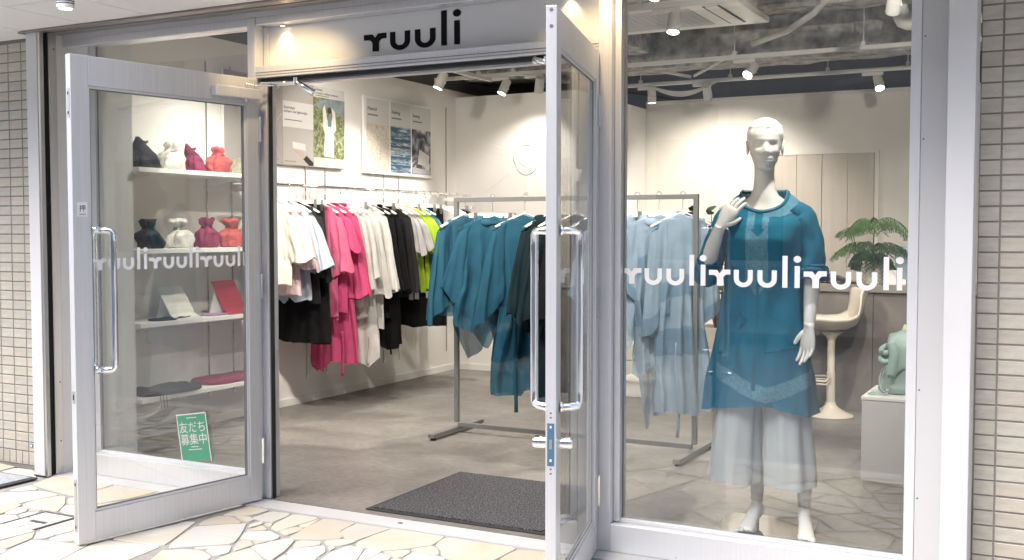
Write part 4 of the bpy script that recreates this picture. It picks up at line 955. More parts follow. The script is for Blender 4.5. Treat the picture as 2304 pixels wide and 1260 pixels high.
def garment(lab, loc, rz, mat, prof, thick, length, folds=9, famp=.014, hem=.02, seed=1, sleeve=None, ribbons=(), collar=None, group=None, cat='garment', name='garment', z0=-.115, neck=True, band=None, bandmat=None, buttons=None, tagl=None):
    if LASTH:
        hl = ('white clip hanger carrying the ' if LASTH[1] == 'clip' else 'white hanger carrying the ') + lab
        if len(hl.split()) > 16: hl = hl.split(',')[0]
        LASTH[0]['label'] = ' '.join(hl.split()[:16]); LASTH.clear()
    e = thing(name, lab, cat, loc, rz, group)
    b = body_mesh(prof, thick, length, folds, famp, hem, seed, z0=z0, neck=neck).build('body', mat, e, smooth=True, local=True)
    for q0, q1 in (band or ()):
        bm2 = body_mesh([(a, c + .002) for a, c in prof], [(a, c + .003) for a, c in thick], length, folds, famp, hem, seed, z0=z0, neck=neck)
        n = 96; rows = 56; bm2.f = [f for k_, f in enumerate(bm2.f) if q0 <= (k_ // n) / rows <= q1]
        bm2.clean().build('band', bandmat, b, smooth=True, local=True)
    if sleeve:
        hw = prof[0][1] if prof[0][0] == 0 else .2
        for s in (-1, 1):
            sl = sleeve_mesh(s, sleeve.get('hw', .195), z0 - .022, sleeve['len'], sleeve['w0'], sleeve['w1'], sleeve.get('out', .06), seed, sleeve.get('th', .026), fwd=sleeve.get('fwd', 0), slant=sleeve.get('slant', .25)).build('sleeve', mat, e, smooth=True, local=True)
            if sleeve.get('cuff'):
                c_ = sleeve_mesh(s, sleeve.get('hw', .195), z0 - .022, sleeve['len'], sleeve['w0'] + .001, sleeve['w1'] + .003, sleeve.get('out', .06), seed, sleeve.get('th', .026) + .002, fwd=sleeve.get('fwd', 0), slant=sleeve.get('slant', .25))
                c_.f = c_.f[-56 * 4:]; c_.clean().build('cuff', bandmat or mat, sl, smooth=True, local=True)
            if buttons:
                for i in range(7):
                    q = .05 + i / 6 * .9; MB().ball((s * (sleeve.get('hw', .195) - .02 + .02 * q), -.032, z0 - .085 - sleeve['len'] * q), (.007, .004, .007), 8, 6).build('scallop', buttons, sl, local=True)
    if collar:
        P = [(.095 * cos(a), .050 * sin(a) - .005, z0 - .012 - .030 * (sin(a) < 0)) for a in [2 * pi * i / 24 for i in range(25)]]
        MB().tube(P, [.026 + .006 * sin(i * 1.7) for i in range(25)], 10, cap=False, flat=(1, .5)).build('collar', mat, e, smooth=True, local=True)
    for (x, y, z1, z2, w) in ribbons:
        vs = []; fs = []
        for i in range(13):
            q = i / 12; zz = z1 + (z2 - z1) * q; dx = .006 * sin(q * 5 + x * 40)
            vs += [(x - w / 2 + dx, y + .006 * sin(q * 7), zz), (x + w / 2 + dx, y + .006 * sin(q * 7 + 1), zz)]
        fs = [(2 * i, 2 * i + 1, 2 * i + 3, 2 * i + 2) for i in range(12)]
        MB().add(vs, fs).build('ribbon', mat, e, smooth=True, local=True, solid=.0015)
    if tagl:
        MB().box(tagl[0] - .02, tagl[0] + .02, tagl[1] - .0006, tagl[1] + .0006, tagl[2], tagl[2] + .055).build('price_tag', WHITE, e, local=True)
    return e
LASTH = []
HG = 'white hangers on the chrome wall rail'
def on_rail(y, kind='sh'):
    LASTH[:] = [hanger((RX, y, RZ), 0, kind, 'white hanger', HG), kind]
    return (RX, y, RZ)
SHP = [(0, .085), (.10, .175), (.5, .175), (1, .195)]            # shirt outline
THK = [(0, .012), (.10, .030), (.5, .040), (1, .045)]
LONG = [(0, .085), (.07, .175), (.4, .175), (1, .22)]
PANT = [(0, .125), (.05, .135), (.4, .165), (1, .175)]
c_cream, c_ppink, c_pblue = cloth('cream_cotton', (.74, .71, .62)), cloth('pale_pink_cotton', (.72, .56, .57)), cloth('pale_blue_cotton', (.50, .57, .66))
c_black, c_char, c_pink = cloth('black_cloth', (.008, .008, .009), rough=.75, var=.2), cloth('charcoal_cloth', (.030, .029, .031)), cloth('pink_organza', (.72, .17, .31), sheer=.16)
c_pink2, c_wht, c_wht2 = cloth('deep_pink_organza', (.68, .10, .24), sheer=.10), cloth('white_organza', (.76, .74, .71), sheer=.25), cloth('white_cotton', (.78, .76, .73), sheer=.08)
c_lgrey, c_lime, c_blue = cloth('light_grey_cotton', (.48, .47, .47)), cloth('lime_knit', (.42, .62, .045)), cloth('sky_teal_cotton', (.085, .21, .29))
c_navy = cloth('navy_black_cloth', (.012, .014, .018))
g = 'clothes on the wall rail'
SS = dict(len=.28, w0=.070, w1=.095, out=.085, cuff=1)
LS = dict(len=.46, w0=.060, w1=.080, out=.075, cuff=1)
garment('cream short-sleeved top, the garment nearest the door jamb', on_rail(1.70), 0, c_cream, SHP, THK, .56, 5, .010, .02, 11, dict(SS, len=.34, w1=.12, out=.12), group=g, cat='top')
garment('pale pink top, second garment from the door jamb', on_rail(1.80), 0, c_ppink, SHP, THK, .64, 7, .012, .03, 12, dict(SS, len=.38), group=g, cat='top')
garment('pale blue top with wide cuffs, third garment from the door jamb', on_rail(1.91), 0, c_pblue, SHP, THK, .68, 7, .013, .04, 13, dict(SS, len=.40, w1=.12, out=.13), group=g, cat='top')
garment('charcoal blouse half hidden behind the pale blue top', on_rail(2.00), 0, c_char, SHP, THK, .70, 8, .013, .03, 14, dict(LS), group=g, cat='top')
garment('black wide skirt with a curved hem, hung by clips', on_rail(2.07, 'clip'), 0, c_black, [(0, .13), (.05, .15), (.5, .22), (1, .24)], [(0, .015), (.3, .04), (1, .06)], .98, 8, .016, .012, 15, group=g, cat='skirt', neck=False, z0=-.125)
garment('black straight trousers hanging in front of the pink garments', on_rail(2.14, 'clip'), 0, c_char, PANT, [(0, .015), (.3, .03), (1, .035)], 1.0, 5, .008, .01, 16, group=g, cat='trousers', neck=False, z0=-.125)
garment('pink sheer blouse with ribbons, first of the pink garments', on_rail(2.22), 0, c_pink, SHP, THK, .80, 9, .018, .06, 17, dict(SS, len=.44, w1=.10, out=.06), ribbons=((.10, -.04, -.85, -1.22, .022),), group=g, cat='blouse')
garment('bright pink short cape blouse among the pink garments', on_rail(2.31), 0, c_pink2, SHP, THK, .78, 9, .018, .05, 18, dict(SS, len=.26, w1=.09, out=.08), group=g, cat='blouse', collar=1)
garment('long bright pink coat with hanging ties, last of the pink garments', on_rail(2.41), 0, c_pink2, LONG, THK, 1.20, 10, .022, .10, 19, dict(LS, len=.62, w1=.10), ribbons=((.12, -.05, -1.05, -1.38, .022), (-.12, -.05, -1.1, -1.33, .022)), group=g, cat='coat', collar=1)
garment('white sheer top directly behind the pink coat', on_rail(2.50), 0, c_wht, SHP, THK, .75, 9, .016, .04, 20, dict(LS, len=.55), group=g, cat='top')
garment('white sheer blouse with draped front, second of the white garments', on_rail(2.58), 0, c_wht, SHP, THK, .85, 9, .02, .08, 21, dict(LS, len=.5), group=g, cat='blouse')
garment('long white sheer coat reaching low, with a thin white tie', on_rail(2.68, 'clip'), 0, c_wht2, LONG, THK, 1.14, 10, .022, .07, 22, dict(LS, len=.6), ribbons=((.16, -.05, -1.1, -1.33, .018),), group=g, cat='coat', z0=-.125)
garment('white shirt with broad cuffs, last of the white garments', on_rail(2.79), 0, c_wht2, SHP, THK, .95, 8, .015, .03, 23, dict(LS, len=.60, w1=.10), group=g, cat='shirt', collar=1)
garment('black shirt next to the white shirt', on_rail(2.87), 0, c_black, SHP, THK, .85, 8, .014, .03, 24, dict(LS, len=.58), group=g, cat='shirt', collar=1)
garment('long black coat with ties hanging below its hem', on_rail(2.96), 0, c_black, LONG, THK, 1.10, 8, .018, .05, 25, dict(LS, len=.60), ribbons=((-.16, -.04, -1.0, -1.34, .02), (.17, -.04, -1.0, -1.28, .015)), group=g, cat='coat')
garment('black trousers on a clip hanger behind the long black coat', on_rail(3.05, 'clip'), 0, c_black, PANT, [(0, .015), (.3, .03), (1, .04)], 1.08, 5, .012, .02, 26, group=g, cat='trousers', neck=False, z0=-.125)
garment('dark grey long-sleeved shirt, last of the dark shirts', on_rail(3.12), 0, c_char, SHP, THK, .72, 8, .014, .02, 27, dict(LS, len=.62), group=g, cat='shirt')
garment('light grey tee in front of its twin', on_rail(3.20), 0, c_lgrey, SHP, THK, .68, 7, .012, .02, 28, dict(SS, len=.30), group=g, cat='tee')
garment('light grey tee with scalloped sleeve beside the lime tee', on_rail(3.28), 0, c_lgrey, SHP, THK, .68, 7, .012, .02, 29, dict(SS, len=.30), buttons=c_lgrey, group=g, cat='tee', tagl=(.16, -.06, -.87))
garment('bright lime green tee with scalloped sleeves', on_rail(3.38), 0, c_lime, SHP, THK, .68, 7, .012, .02, 30, dict(SS, len=.30), buttons=c_lime, group=g, cat='tee', tagl=(.15, -.06, -.87))
garment('second lime green tee half hidden behind the first', on_rail(3.46), 0, c_lime, SHP, THK, .68, 7, .012, .02, 31, dict(SS, len=.30), buttons=c_lime, group=g, cat='tee')
garment('teal blue tee beside the lime tees', on_rail(3.54), 0, c_blue, SHP, THK, .68, 7, .012, .02, 32, dict(SS, len=.30), buttons=c_blue, group=g, cat='tee', tagl=(.15, -.06, -.87))
garment('navy black trousers on a clip hanger beside the teal tee', on_rail(3.66, 'clip'), 0, c_navy, PANT, [(0, .02), (.3, .035), (1, .04)], .98, 5, .010, .02, 33, group=g, cat='trousers', neck=False, z0=-.125)
garment('second navy black trousers, nearest the corner', on_rail(3.76, 'clip'), 0, c_navy, PANT, [(0, .02), (.3, .035), (1, .04)], 1.0, 5, .010, .02, 34, group=g, cat='trousers', neck=False, z0=-.125)
garment('black cropped trousers hanging low under the lime tees', on_rail(3.42, 'clip'), 0, c_black, PANT, [(0, .015), (.3, .03), (1, .04)], .97, 4, .010, .01, 35, group=g, cat='trousers', neck=False, z0=-.125)
for i, y in enumerate((3.88, 3.98, 4.08)):
    garment(('white sheer top behind the navy trousers', 'white sheer top in the middle of the last three', 'white sheer top at the far end of the wall rail')[i], on_rail(y), 0, c_wht2, SHP, THK, .70, 8, .015, .04, 36 + i, dict(LS, len=.5), group=g, cat='top')
garment('black top at the far end seen behind the grey rack post', on_rail(4.20, 'clip'), 0, c_black, SHP, THK, .60, 8, .014, .03, 41, dict(LS, len=.5), group=g, cat='top')
# ================================================================ CENTRE RACK
rk = thing('garment_rack', 'grey square-tube garment rack in the middle of the shop', 'rack', (-.07, 1.95, 0))
q = .014
B(-.878, .750, 1.95 - q, 1.95 + q, 1.498, 1.526).build('top_bar', GREYM, rk, bevel=.002)
B(-.878, -.850, 1.95 - q, 1.95 + q, .075, 1.4975).build('post', GREYM, rk, bevel=.002); B(.722, .750, 1.95 - q, 1.95 + q, .075, 1.4975).build('post', GREYM, rk, bevel=.002)
B(-.8495, .7215, 1.95 - q, 1.95 + q, .047, .0745).build('bottom_bar', GREYM, rk, bevel=.002)
for x in (-.864, .736):
    f = B(x - .022, x + .022, 1.63, 2.27, .020, .0465).build('foot', GREYM, rk, bevel=.003)
    for y in (1.66, 2.24): MB().lathe([(.018, 0), (.018, .015)], (x, y, .0045), 14).build('glide', BLACK, f)
KX, KY, KZ = 0, 1.95, 1.526 + .016
c_teal, c_teal2 = cloth('teal_organza', (.024, .105, .165), sheer=.22), cloth('deep_teal_organza', (.016, .08, .13), sheer=.05)
c_dgreen, c_lblue, c_lblue2 = cloth('black_green_cloth', (.008, .022, .027)), cloth('light_blue_organza', (.33, .44, .55), sheer=.25), cloth('mid_blue_organza', (.17, .265, .36), sheer=.10)
g2 = 'clothes on the grey centre rack'
def on_rack(x, rz, kind='sh'):
    LASTH[:] = [hanger((x, KY, KZ - .016), rz, kind, 'white hanger', 'white hangers on the grey centre rack'), kind]
    return (x, KY, KZ - .016)
RA = radians(66)
FL = [(0, .085), (.12, .17), (.45, .19), (1, .25)]
WS = dict(len=.50, w0=.055, w1=.120, out=.06, cuff=1, th=.032, slant=1.1)
garment('teal sheer top with wide drooping sleeves, leftmost on the centre rack', on_rack(-.80, RA + .05), RA + .05, c_teal, FL, [(0, .014), (.2, .05), (1, .08)], .66, 9, .034, .13, 51, dict(WS, out=.05, w1=.11), bandmat=c_teal2, group=g2, cat='top')
garment('teal draped cape blouse on a clip hanger, second on the centre rack', on_rack(-.60, RA - .35, 'clip'), RA - .35, c_teal, [(0, .14), (.06, .19), (.5, .22), (1, .25)], [(0, .02), (.2, .06), (1, .09)], .80, 10, .040, .26, 52, dict(WS, len=.50), bandmat=c_teal2, group=g2, cat='blouse', collar=1)
garment('long teal dress with ribbons reaching low on the centre rack', on_rack(-.37, RA - .3), RA - .3, c_teal, [(0, .10), (.05, .19), (.45, .17), (1, .22)], [(0, .014), (.2, .05), (1, .07)], 1.14, 9, .034, .11, 53, dict(WS, len=.52), bandmat=c_teal2, band=((.40, .50), (.66, .82)), ribbons=((-.10, -.10, -.55, -1.33, .026), (.12, -.08, -.9, -1.27, .022)), group=g2, cat='dress')
garment('black green sheer shirt next to the long teal dress', on_rack(-.19, RA - .05), RA - .05, c_dgreen, SHP, THK, .72, 8, .016, .04, 54, dict(LS, len=.55, w1=.12), group=g2, cat='shirt', collar=1)
garment('black green long coat seen behind the right door handle', on_rack(-.10, RA - .05), RA - .05, c_dgreen, LONG, THK, 1.10, 8, .016, .04, 55, dict(LS, len=.55, w1=.12), group=g2, cat='coat', collar=1)
garment('black garment seen through the right door glass', on_rack(-.02, RA), RA, c_black, LONG, THK, 1.0, 8, .016, .04, 56, dict(LS, len=.55), group=g2, cat='coat')
garment('black dress in the gap between the right door and the jamb', on_rack(.12, RA), RA, c_black, LONG, THK, 1.12, 8, .016, .03, 57, dict(LS, len=.5), group=g2, cat='dress')
garment('light blue sheer top mostly hidden by the aluminium jamb', on_rack(.25, RA - .3), RA - .3, c_lblue, FL, THK, .66, 9, .02, .07, 58, WS, bandmat=c_lblue2, group=g2, cat='top')
garment('light blue sheer top with sleeves at the window edge', on_rack(.375, RA - .45), RA - .45, c_lblue, FL, [(0, .014), (.2, .05), (1, .07)], .70, 9, .036, .16, 59, dict(WS, len=.50), bandmat=c_lblue2, group=g2, cat='top')
garment('light blue wrapped blouse tied at the waist on a clip hanger', on_rack(.51, RA - .6, 'clip'), RA - .6, c_lblue, [(0, .15), (.06, .18), (.45, .15), (1, .16)], [(0, .02), (.2, .06), (1, .07)], .95, 9, .038, .26, 60, dict(WS, len=.36, hw=.19, w1=.12, out=.05), bandmat=c_lblue2, band=((.30, .40), (.55, .70)), group=g2, cat='blouse', collar=1)
garment('long light blue sheer dress, rightmost on the centre rack', on_rack(.655, RA - .45), RA - .45, c_lblue, [(0, .085), (.08, .15), (.4, .14), (1, .19)], [(0, .014), (.2, .05), (1, .08)], 1.16, 8, .034, .08, 61, dict(WS, len=.56, hw=.165, w0=.06, w1=.09, out=.02), bandmat=c_lblue2, band=((.36, .46), (.60, .72)), ribbons=((-.06, -.09, -.85, -1.40, .022),), group=g2, cat='dress')

# ================================================================ ENTRANCE MAT, FLYER
em = thing('entrance_mat', 'dark grey flecked entrance mat with black rubber edge inside the doorway', 'mat', (.2, .5, 0))
B(-.255, .68, .075, .955, .0045, .011).build('edge', M('rubber_edge', (.020, .020, .022), rough=.7), em, bevel=.002)
B(-.228, .653, .100, .930, .0112, .016).build('pile', print_mat('flecked_pile', [(.36, (.010, .010, .012)), (.47, (.032, .032, .038)), (.56, (.085, .085, .095)), (.68, (.22, .22, .24))], 130, 3, .2), em)
gf = thing('flyer', 'green flyer with white Japanese lettering tilted on the left window', 'flyer', (-1.3, .06, .13))
FLM = M('flyer_green', (.055, .25, .15), rough=.4, var=.05)
fm = Matrix.Translation((-1.297, .0625, .132)) @ Matrix.Rotation(radians(-9), 4, 'Y')
def fbox(n, x0, x1, z0, z1, y0, y1, m):
    mb = B(x0, x1, y0, y1, z0, z1).xf(fm); return mb.build(n, m, gf)
fbox('sheet', -.100, .100, .0, .245, .0, .0010, FLM)
for r in ((-.103, -.097, -.003, .248), (.097, .103, -.003, .248), (-.0965, .0965, .242, .248)): fbox('border', *r, -.0012, -.0002, PW)
for body, z, s in (('友だち', .155, .062), ('募集中', .092, .062)):
    m = fm @ Matrix(((1, 0, 0, 0), (0, 0, -1, -.0008), (0, 1, 0, z), (0, 0, 0, 1)))
    text_obj('lettering', body, s, PW, m, gf, 'CENTER', .0004)
for x0, x1, z in ((-.035, .035, .224), (-.025, .025, .074), (-.045, .045, .060)): fbox('fine_print', x0, x1, z, z + .004, -.0009, -.0002, PW)

# ================================================================ MANNEQUIN
man = thing('mannequin', 'white glossy female mannequin standing in the display window', 'mannequin', (1.487, .60, 0), radians(7))
MANM = M('mannequin_white', (.86, .86, .83), rough=.32, var=.015, coat=.2)
def head_pt(a, q, off=0.):
    """a=0 faces -y; q 0 chin .. 1 crown; head height .225, local origin at chin level"""
    H = .228
    hw = smooth_interp([(0, .018), (.05, .034), (.12, .046), (.22, .055), (.36, .065), (.5, .0715), (.68, .0745), (.82, .068), (.92, .050), (.975, .028), (1, .004)], q)
    df = smooth_interp([(0, .040), (.05, .068), (.18, .080), (.35, .086), (.5, .087), (.66, .090), (.80, .080), (.91, .056), (.975, .030), (1, .004)], q)
    db = smooth_interp([(0, .018), (.08, .040), (.2, .062), (.4, .088), (.6, .100), (.75, .096), (.88, .070), (.965, .036), (1, .004)], q)
    ca, sa = cos(a), sin(a); front = ca > 0
    d = df if front else db; x = hw * sa * (1 + .02 * cos(2 * a)); y = -d * (abs(ca) ** (.85 if front else 1)) * (1 if front else -1)
    if front:
        w = x / .073
        bump = 0
        bump += .021 * exp(-(x / .0105) ** 2) * smoothstep(.285, .335, q) * (1 - smoothstep(.36, .56, q)) * (1.15 - (q - .33) * 2.2)      # nose
        bump += .004 * exp(-((abs(x) - .011) / .007) ** 2) * exp(-((q - .325) / .022) ** 2)
        bump -= .0105 * exp(-((abs(x) - .031) / .016) ** 2) * exp(-((q - .47) / .050) ** 2)                                              # sockets
        bump += .0035 * exp(-((abs(x) - .031) / .013) ** 2) * exp(-((q - .462) / .020) ** 2)
        bump += .0035 * exp(-(x / .05) ** 2) * exp(-((q - .565) / .045) ** 2)                                                            # brow
        bump += .0085 * exp(-(x / .021) ** 2) * exp(-((q - .222) / .018) ** 2) + .008 * exp(-(x / .017) ** 2) * exp(-((q - .172) / .020) ** 2)  # lips
        bump -= .0055 * exp(-(x / .022) ** 2) * exp(-((q - .198) / .007) ** 2)
        bump += .007 * exp(-(x / .026) ** 2) * exp(-((q - .055) / .045) ** 2) - .004 * exp(-(x / .025) ** 2) * exp(-((q - .12) / .022) ** 2)
        bump += .005 * exp(-((abs(x) - .045) / .018) ** 2) * exp(-((q - .37) / .06) ** 2)                                                 # cheek
        y -= bump
    nrm = Vector((x, y * .8, (q - .45) * .25)).normalized() if off else Vector()
    return Vector((x, y, H * q)) + nrm * off
HM = Matrix.Translation((-.006, .012, 1.572)) @ Matrix.Rotation(radians(10), 4, 'Z') @ Matrix.Rotation(radians(-2), 4, 'X')
NA, NQ = 72, 64
mbm = MB()
R = [[HM @ head_pt(2 * pi * j / NA, (i / NQ)) for j in range(NA)] for i in range(NQ + 1)]
mbm.rings(R)
def ell(c, rx, ry, n=32, tilt=0): return [(c[0] + rx * sin(2 * pi * k_ / n), c[1] - ry * cos(2 * pi * k_ / n) , c[2] + tilt * -cos(2 * pi * k_ / n)) for k_ in range(n)]
# neck, shoulders and torso in one loft
L_ = [((-.043, .035, 1.66), .042, .046, 0), ((-.043, .032, 1.60), .043, .048, 0), ((-.040, .026, 1.545), .043, .048, 0), ((-.035, .022, 1.50), .048, .052, .004), ((-.030, .020, 1.47), .060, .055, .004), ((-.026, .022, 1.45), .084, .058, .004), ((-.022, .022, 1.43), .112, .060, .002), ((-.020, .018, 1.40), .145, .068, 0), ((-.018, .008, 1.34), .158, .095, 0), ((-.015, .0, 1.26), .155, .115, 0), ((-.01, .0, 1.16), .135, .10, 0), ((0, 0, 1.08), .125, .088, 0), ((0, .0, .98), .15, .10, 0), ((0, .0, .90), .165, .112, 0), ((0, 0, .83), .165, .112, 0)]
mbm.rings([ell(c, rx, ry, 32, t) for (c, rx, ry, t) in [((c[0] * .25, c[1], c[2]), rx, ry, t) for c, rx, ry, t in L_]])
for s in (-1, 1):      # ears
    mbm.ball(HM @ Vector((s * .0735, .012, .228 * .45)), (.007, .016, .030), 12, 10); mbm.tube([HM @ Vector((s * (.076 + .004 * sin(t)), .012 + .015 * cos(t), .228 * .46 + .029 * sin(t))) for t in [i * .45 for i in range(14)]], .0035, 6)
def hand(mb, wrist, d, palm_n, s, pose):
    """wrist point, finger direction d, palm normal; s=+1/-1 thumb side; pose = finger curl list"""
    d = Vector(d).normalized(); n = Vector(palm_n); n = (n - d * n.dot(d)).normalized(); sd = d.cross(n) * s; w = Vector(wrist)
    R = []
    for q, hw, ht in ((-.02, .024, .020), (0, .025, .018), (.02, .029, .017), (.045, .036, .016), (.07, .039, .0145), (.088, .038, .012), (.095, .030, .008)):
        R.append([w + d * q + sd * (hw * cos(2 * pi * k_ / 16)) + n * (ht * sin(2 * pi * k_ / 16)) for k_ in range(16)])
    mb.rings(R)
    for i, (off, ln, r) in enumerate(((.028, .068, .0082), (.0095, .078, .0086), (-.009, .072, .0082), (-.0265, .056, .0072))):
        p = w + d * (.083 - .006 * abs(i - 1)) + sd * off; P = [p - d * .012]; ang = 0; c_ = pose[i]; fan = (off / .028) * .10
        dd = (d + sd * fan).normalized()
        for k_, sg in enumerate((.42, .33, .25)):
            ang += c_ * (.6 if k_ == 0 else 1.0); dirv = dd * cos(ang) + n * sin(ang)
            P.append(p.copy()); p = p + dirv * ln * sg
            P.append(p - dirv * ln * sg * .5)
        P = [P[0], P[1]]; p = w + d * (.083 - .006 * abs(i - 1)) + sd * off; ang = 0
        for k_, sg in enumerate((.42, .33, .25)):
            ang += c_ * (.6 if k_ == 0 else 1.0); dirv = dd * cos(ang) + n * sin(ang); p = p + dirv * ln * sg; P.append(p.copy())
        P.append(p + dirv * .004); mb.tube(P, [r * .95, r, r * .95, r * .9, r * .72, r * .25], 10)
    t0 = w + d * .018 + sd * .022; td = (d * .75 + sd * .60 + n * .30).normalized(); td2 = (d * .92 + sd * .22 + n * .45).normalized()
    mb.tube([t0 - td * .01, t0 + td * .016, t0 + td * .036, t0 + td * .036 + td2 * .025, t0 + td * .036 + td2 * .032], [.012, .0125, .0105, .0085, .003], 10)
# hanging left arm (viewer's right)
mbm.tube([(.150, .02, 1.40), (.175, .015, 1.30), (.198, -.01, 1.13), (.200, -.025, 1.08), (.200, -.062, .99), (.198, -.088, .925), (.197, -.094, .905)], [.040, .036, .034, .034, .029, .0235, .0225], 16)
hand(mbm, (.197, -.095, .908), (-.05, -.10, -1), (-.55, -.83, .0), 1, (.22, .25, .28, .32))
# raised right arm (viewer's left): elbow out, hand to the collar
mbm.tube([(-.150, .02, 1.405), (-.200, .01, 1.30), (-.238, -.02, 1.165), (-.244, -.035, 1.150), (-.238, -.055, 1.165), (-.206, -.095, 1.26), (-.178, -.118, 1.325), (-.172, -.121, 1.34)], [.048, .044, .037, .0375, .037, .031, .0235, .0225], 16)
hand(mbm, (-.171, -.122, 1.338), (.52, .02, .86), (.25, .95, -.12), -1, (.30, .34, .38, .42))
# legs and feet
for hx, kx, ax, ay, tx, ty in ((-.085, -.075, -.030, .05, -.062, -.090), (.085, .125, .178, .0, .205, -.145)):
    mbm.tube([(hx, 0, .86), (hx, -.005, .70), (kx, -.012, .50), (kx, -.008, .44), ((kx + ax) / 2, ay * .5 + .012, .33), (ax, ay + .006, .20), (ax, ay, .125)], [.088, .078, .052, .047, .047, .031, .026], 18)
    F = Vector((tx - ax, ty - ay, 0)); fl = F.length; F.normalize(); sd_ = Vector((-F.y, F.x, 0)); A = Vector((ax, ay, 0)); R = []
    for q, hw, ht, zc in ((-.048, .010, .012, .078), (-.038, .021, .030, .078), (-.012, .025, .050, .086), (.018, .0255, .046, .084), (.048, .0265, .034, .068), (.080, .030, .024, .046), (.110, .034, .0175, .030), (.135, .036, .0145, .024), (.148, .034, .012, .021)):
        R.append([A + F * q + sd_ * (hw * cos(2 * pi * k_ / 18)) + Vector((0, 0, max(.0125 if q > .07 else 0, zc + ht * sin(2 * pi * k_ / 18)))) for k_ in range(18)])
    mbm.rings(R); side = 1 if ax > 0 else -1
    for i, (o_, l_, r_) in enumerate(((-.023, .038, .0115), (-.006, .034, .0085), (.008, .029, .008), (.020, .023, .0075), (.030, .017, .007))):
        p = A + F * (.142 - .012 * i * .6) + sd_ * (o_ * side * -1) + Vector((0, 0, .0245)); mbm.tube([p - F * .01, p + F * l_ * .5, p + F * l_ * .85 + Vector((0, 0, -.003)), p + F * l_], [r_, r_, r_ * .9, r_ * .3], 10)
body = mbm.build('body', MANM, man, smooth=True, local=True)
# sculpted short hair
def hairline(a):
    b = (a + pi) % (2 * pi) - pi
    return smooth_interp([(0, .80), (.35, .765), (.62, .74), (.95, .60), (1.25, .50), (1.6, .46), (1.9, .30), (2.4, .14), (3.2, .10)], abs(b)) - (.045 if b < 0 else -.01) * exp(-(b / .7) ** 2)
hb_ = MB(); na, nq = 180, 44; R = []
for i in range(nq + 1):
    ring = []
    for j in range(na):
        a = 2 * pi * j / na; h0 = hairline(a) + .004 * sin(a * 23) + .003 * sin(a * 41 + 1); q_ = h0 + (1 - h0) * (i / nq)
        k_ = smoothstep(0, .30, i / nq)
        lock = .0011 * sin(a * 34 + 9 * (1 - q_) + 2.2 * sin(a * 3)) + .0008 * sin(a * 61 - 12 * q_)
        ring.append(HM @ head_pt(a, q_, .0006 + k_ * (.0042 + lock)))
    R.append(ring)
hb_.rings(R).build('hair', MANM, man, smooth=True, local=True)
# eyelids and brow lines as fine relief
# steel base plate
bp_ = MB()
poly = []
for cx, cy_, a0 in ((.190, .20, 0), (-.16, .20, pi / 2), (-.16, -.17, pi), (.190, -.17, 3 * pi / 2)): poly += arc(cx, cy_, .03, a0, a0 + pi / 2, 5)
bp_.prism(poly, .0045, .0115, 'z').build('base_plate', M('polished_steel', (.33, .33, .34), rough=.07, metal=1, var=.03, streak=(1, 30, 1)), man, local=True, bevel=.001)
MB().tube([(-.03, .09, .0115), (-.035, .085, .10), (-.04, .07, .20)], .006, 8).build('support_rod', STEEL, man, local=True)
# --- tunic (garment on the mannequin): a thing of its own
TEALM = M('tunic_teal', (.014, .20, .34), rough=.8, var=.06, scale=8, bump=.2, bscale=380, spec=.25, trans=.15, sheer=.06)
LACE = M('tunic_lace', (.11, .285, .40), rough=.8, var=.22, scale=95, bump=.4, bscale=300, spec=.2)
TEALD = M('tunic_deep_teal', (.008, .14, .255), rough=.8, var=.06, scale=8)
tun = thing('tunic', 'teal blue knee-length tunic with pale lace bands worn by the mannequin', 'tunic', (1.487, .60, 0), radians(7))
TZ = [(1.487, .096, .070), (1.468, .118, .080), (1.445, .146, .090), (1.405, .174, .104), (1.34, .190, .124), (1.28, .180, .136), (1.20, .166, .128), (1.08, .166, .120), (.95, .180, .130), (.80, .200, .144), (.66, .220, .156), (.545, .238, .166)]
def tun_pt(a, q, off=0.):
    z = 1.487 - (1.487 - .545) * q
    def it(k_):
        K = [((1.487 - r[0]) / .942, r[k_]) for r in TZ]
        for (p0, v0), (p1, v1) in zip(K, K[1:]):
            if q <= p1 + 1e-9: t = (q - p0) / (p1 - p0); return v0 + (v1 - v0) * t
        return K[-1][1]
    hw, hd_ = it(1) + off, it(2) + off; ca, sa = cos(a), sin(a)
    e = 2.5; k_ = (abs(ca) ** e + abs(sa) ** e) ** (-1 / e)
    fo = smoothstep(.35, 1, q) * (.010 * sin(6 * a + 1 + q * 2) + .007 * sin(11 * a + 3)) + .004 * sin(9 * a + 14 * q) * smoothstep(.1, .3, q) + .014 * smoothstep(.15, .6, q) * noise.noise(Vector((ca * 2, sa * 2, q * 3))) + .006 * smoothstep(.08, .25, q) * noise.noise(Vector((ca * 5, sa * 5, q * 9))) + .004 * smoothstep(.1, .3, q) * tri(14 * a + 3 * noise.noise(Vector((ca, sa, q * 4))))
    x = (hw + fo) * sa * k_; y = -(hd_ + fo) * ca * k_ + .012
    if ca > 0:
        y -= .020 * (exp(-((abs(x) - .075) / .05) ** 2) * exp(-((z - 1.275) / .055) ** 2))
        z -= .088 * ca ** .9 * (1 - smoothstep(0, .17, q))
    z += smoothstep(.86, 1, q) * (.030 * exp(-((x + .03) / .12) ** 2) * (ca > 0) - .016 * (abs(sa) ** 3) + .006 * sin(5 * a))
    return (x - .006, y, z)
NT, NR = 120, 90
R = [[tun_pt(2 * pi * j / NT, i / NR) for j in range(NT)] for i in range(NR + 1)]
tb = MB().rings(R, cap=False).build('body', TEALM, tun, smooth=True, local=True)
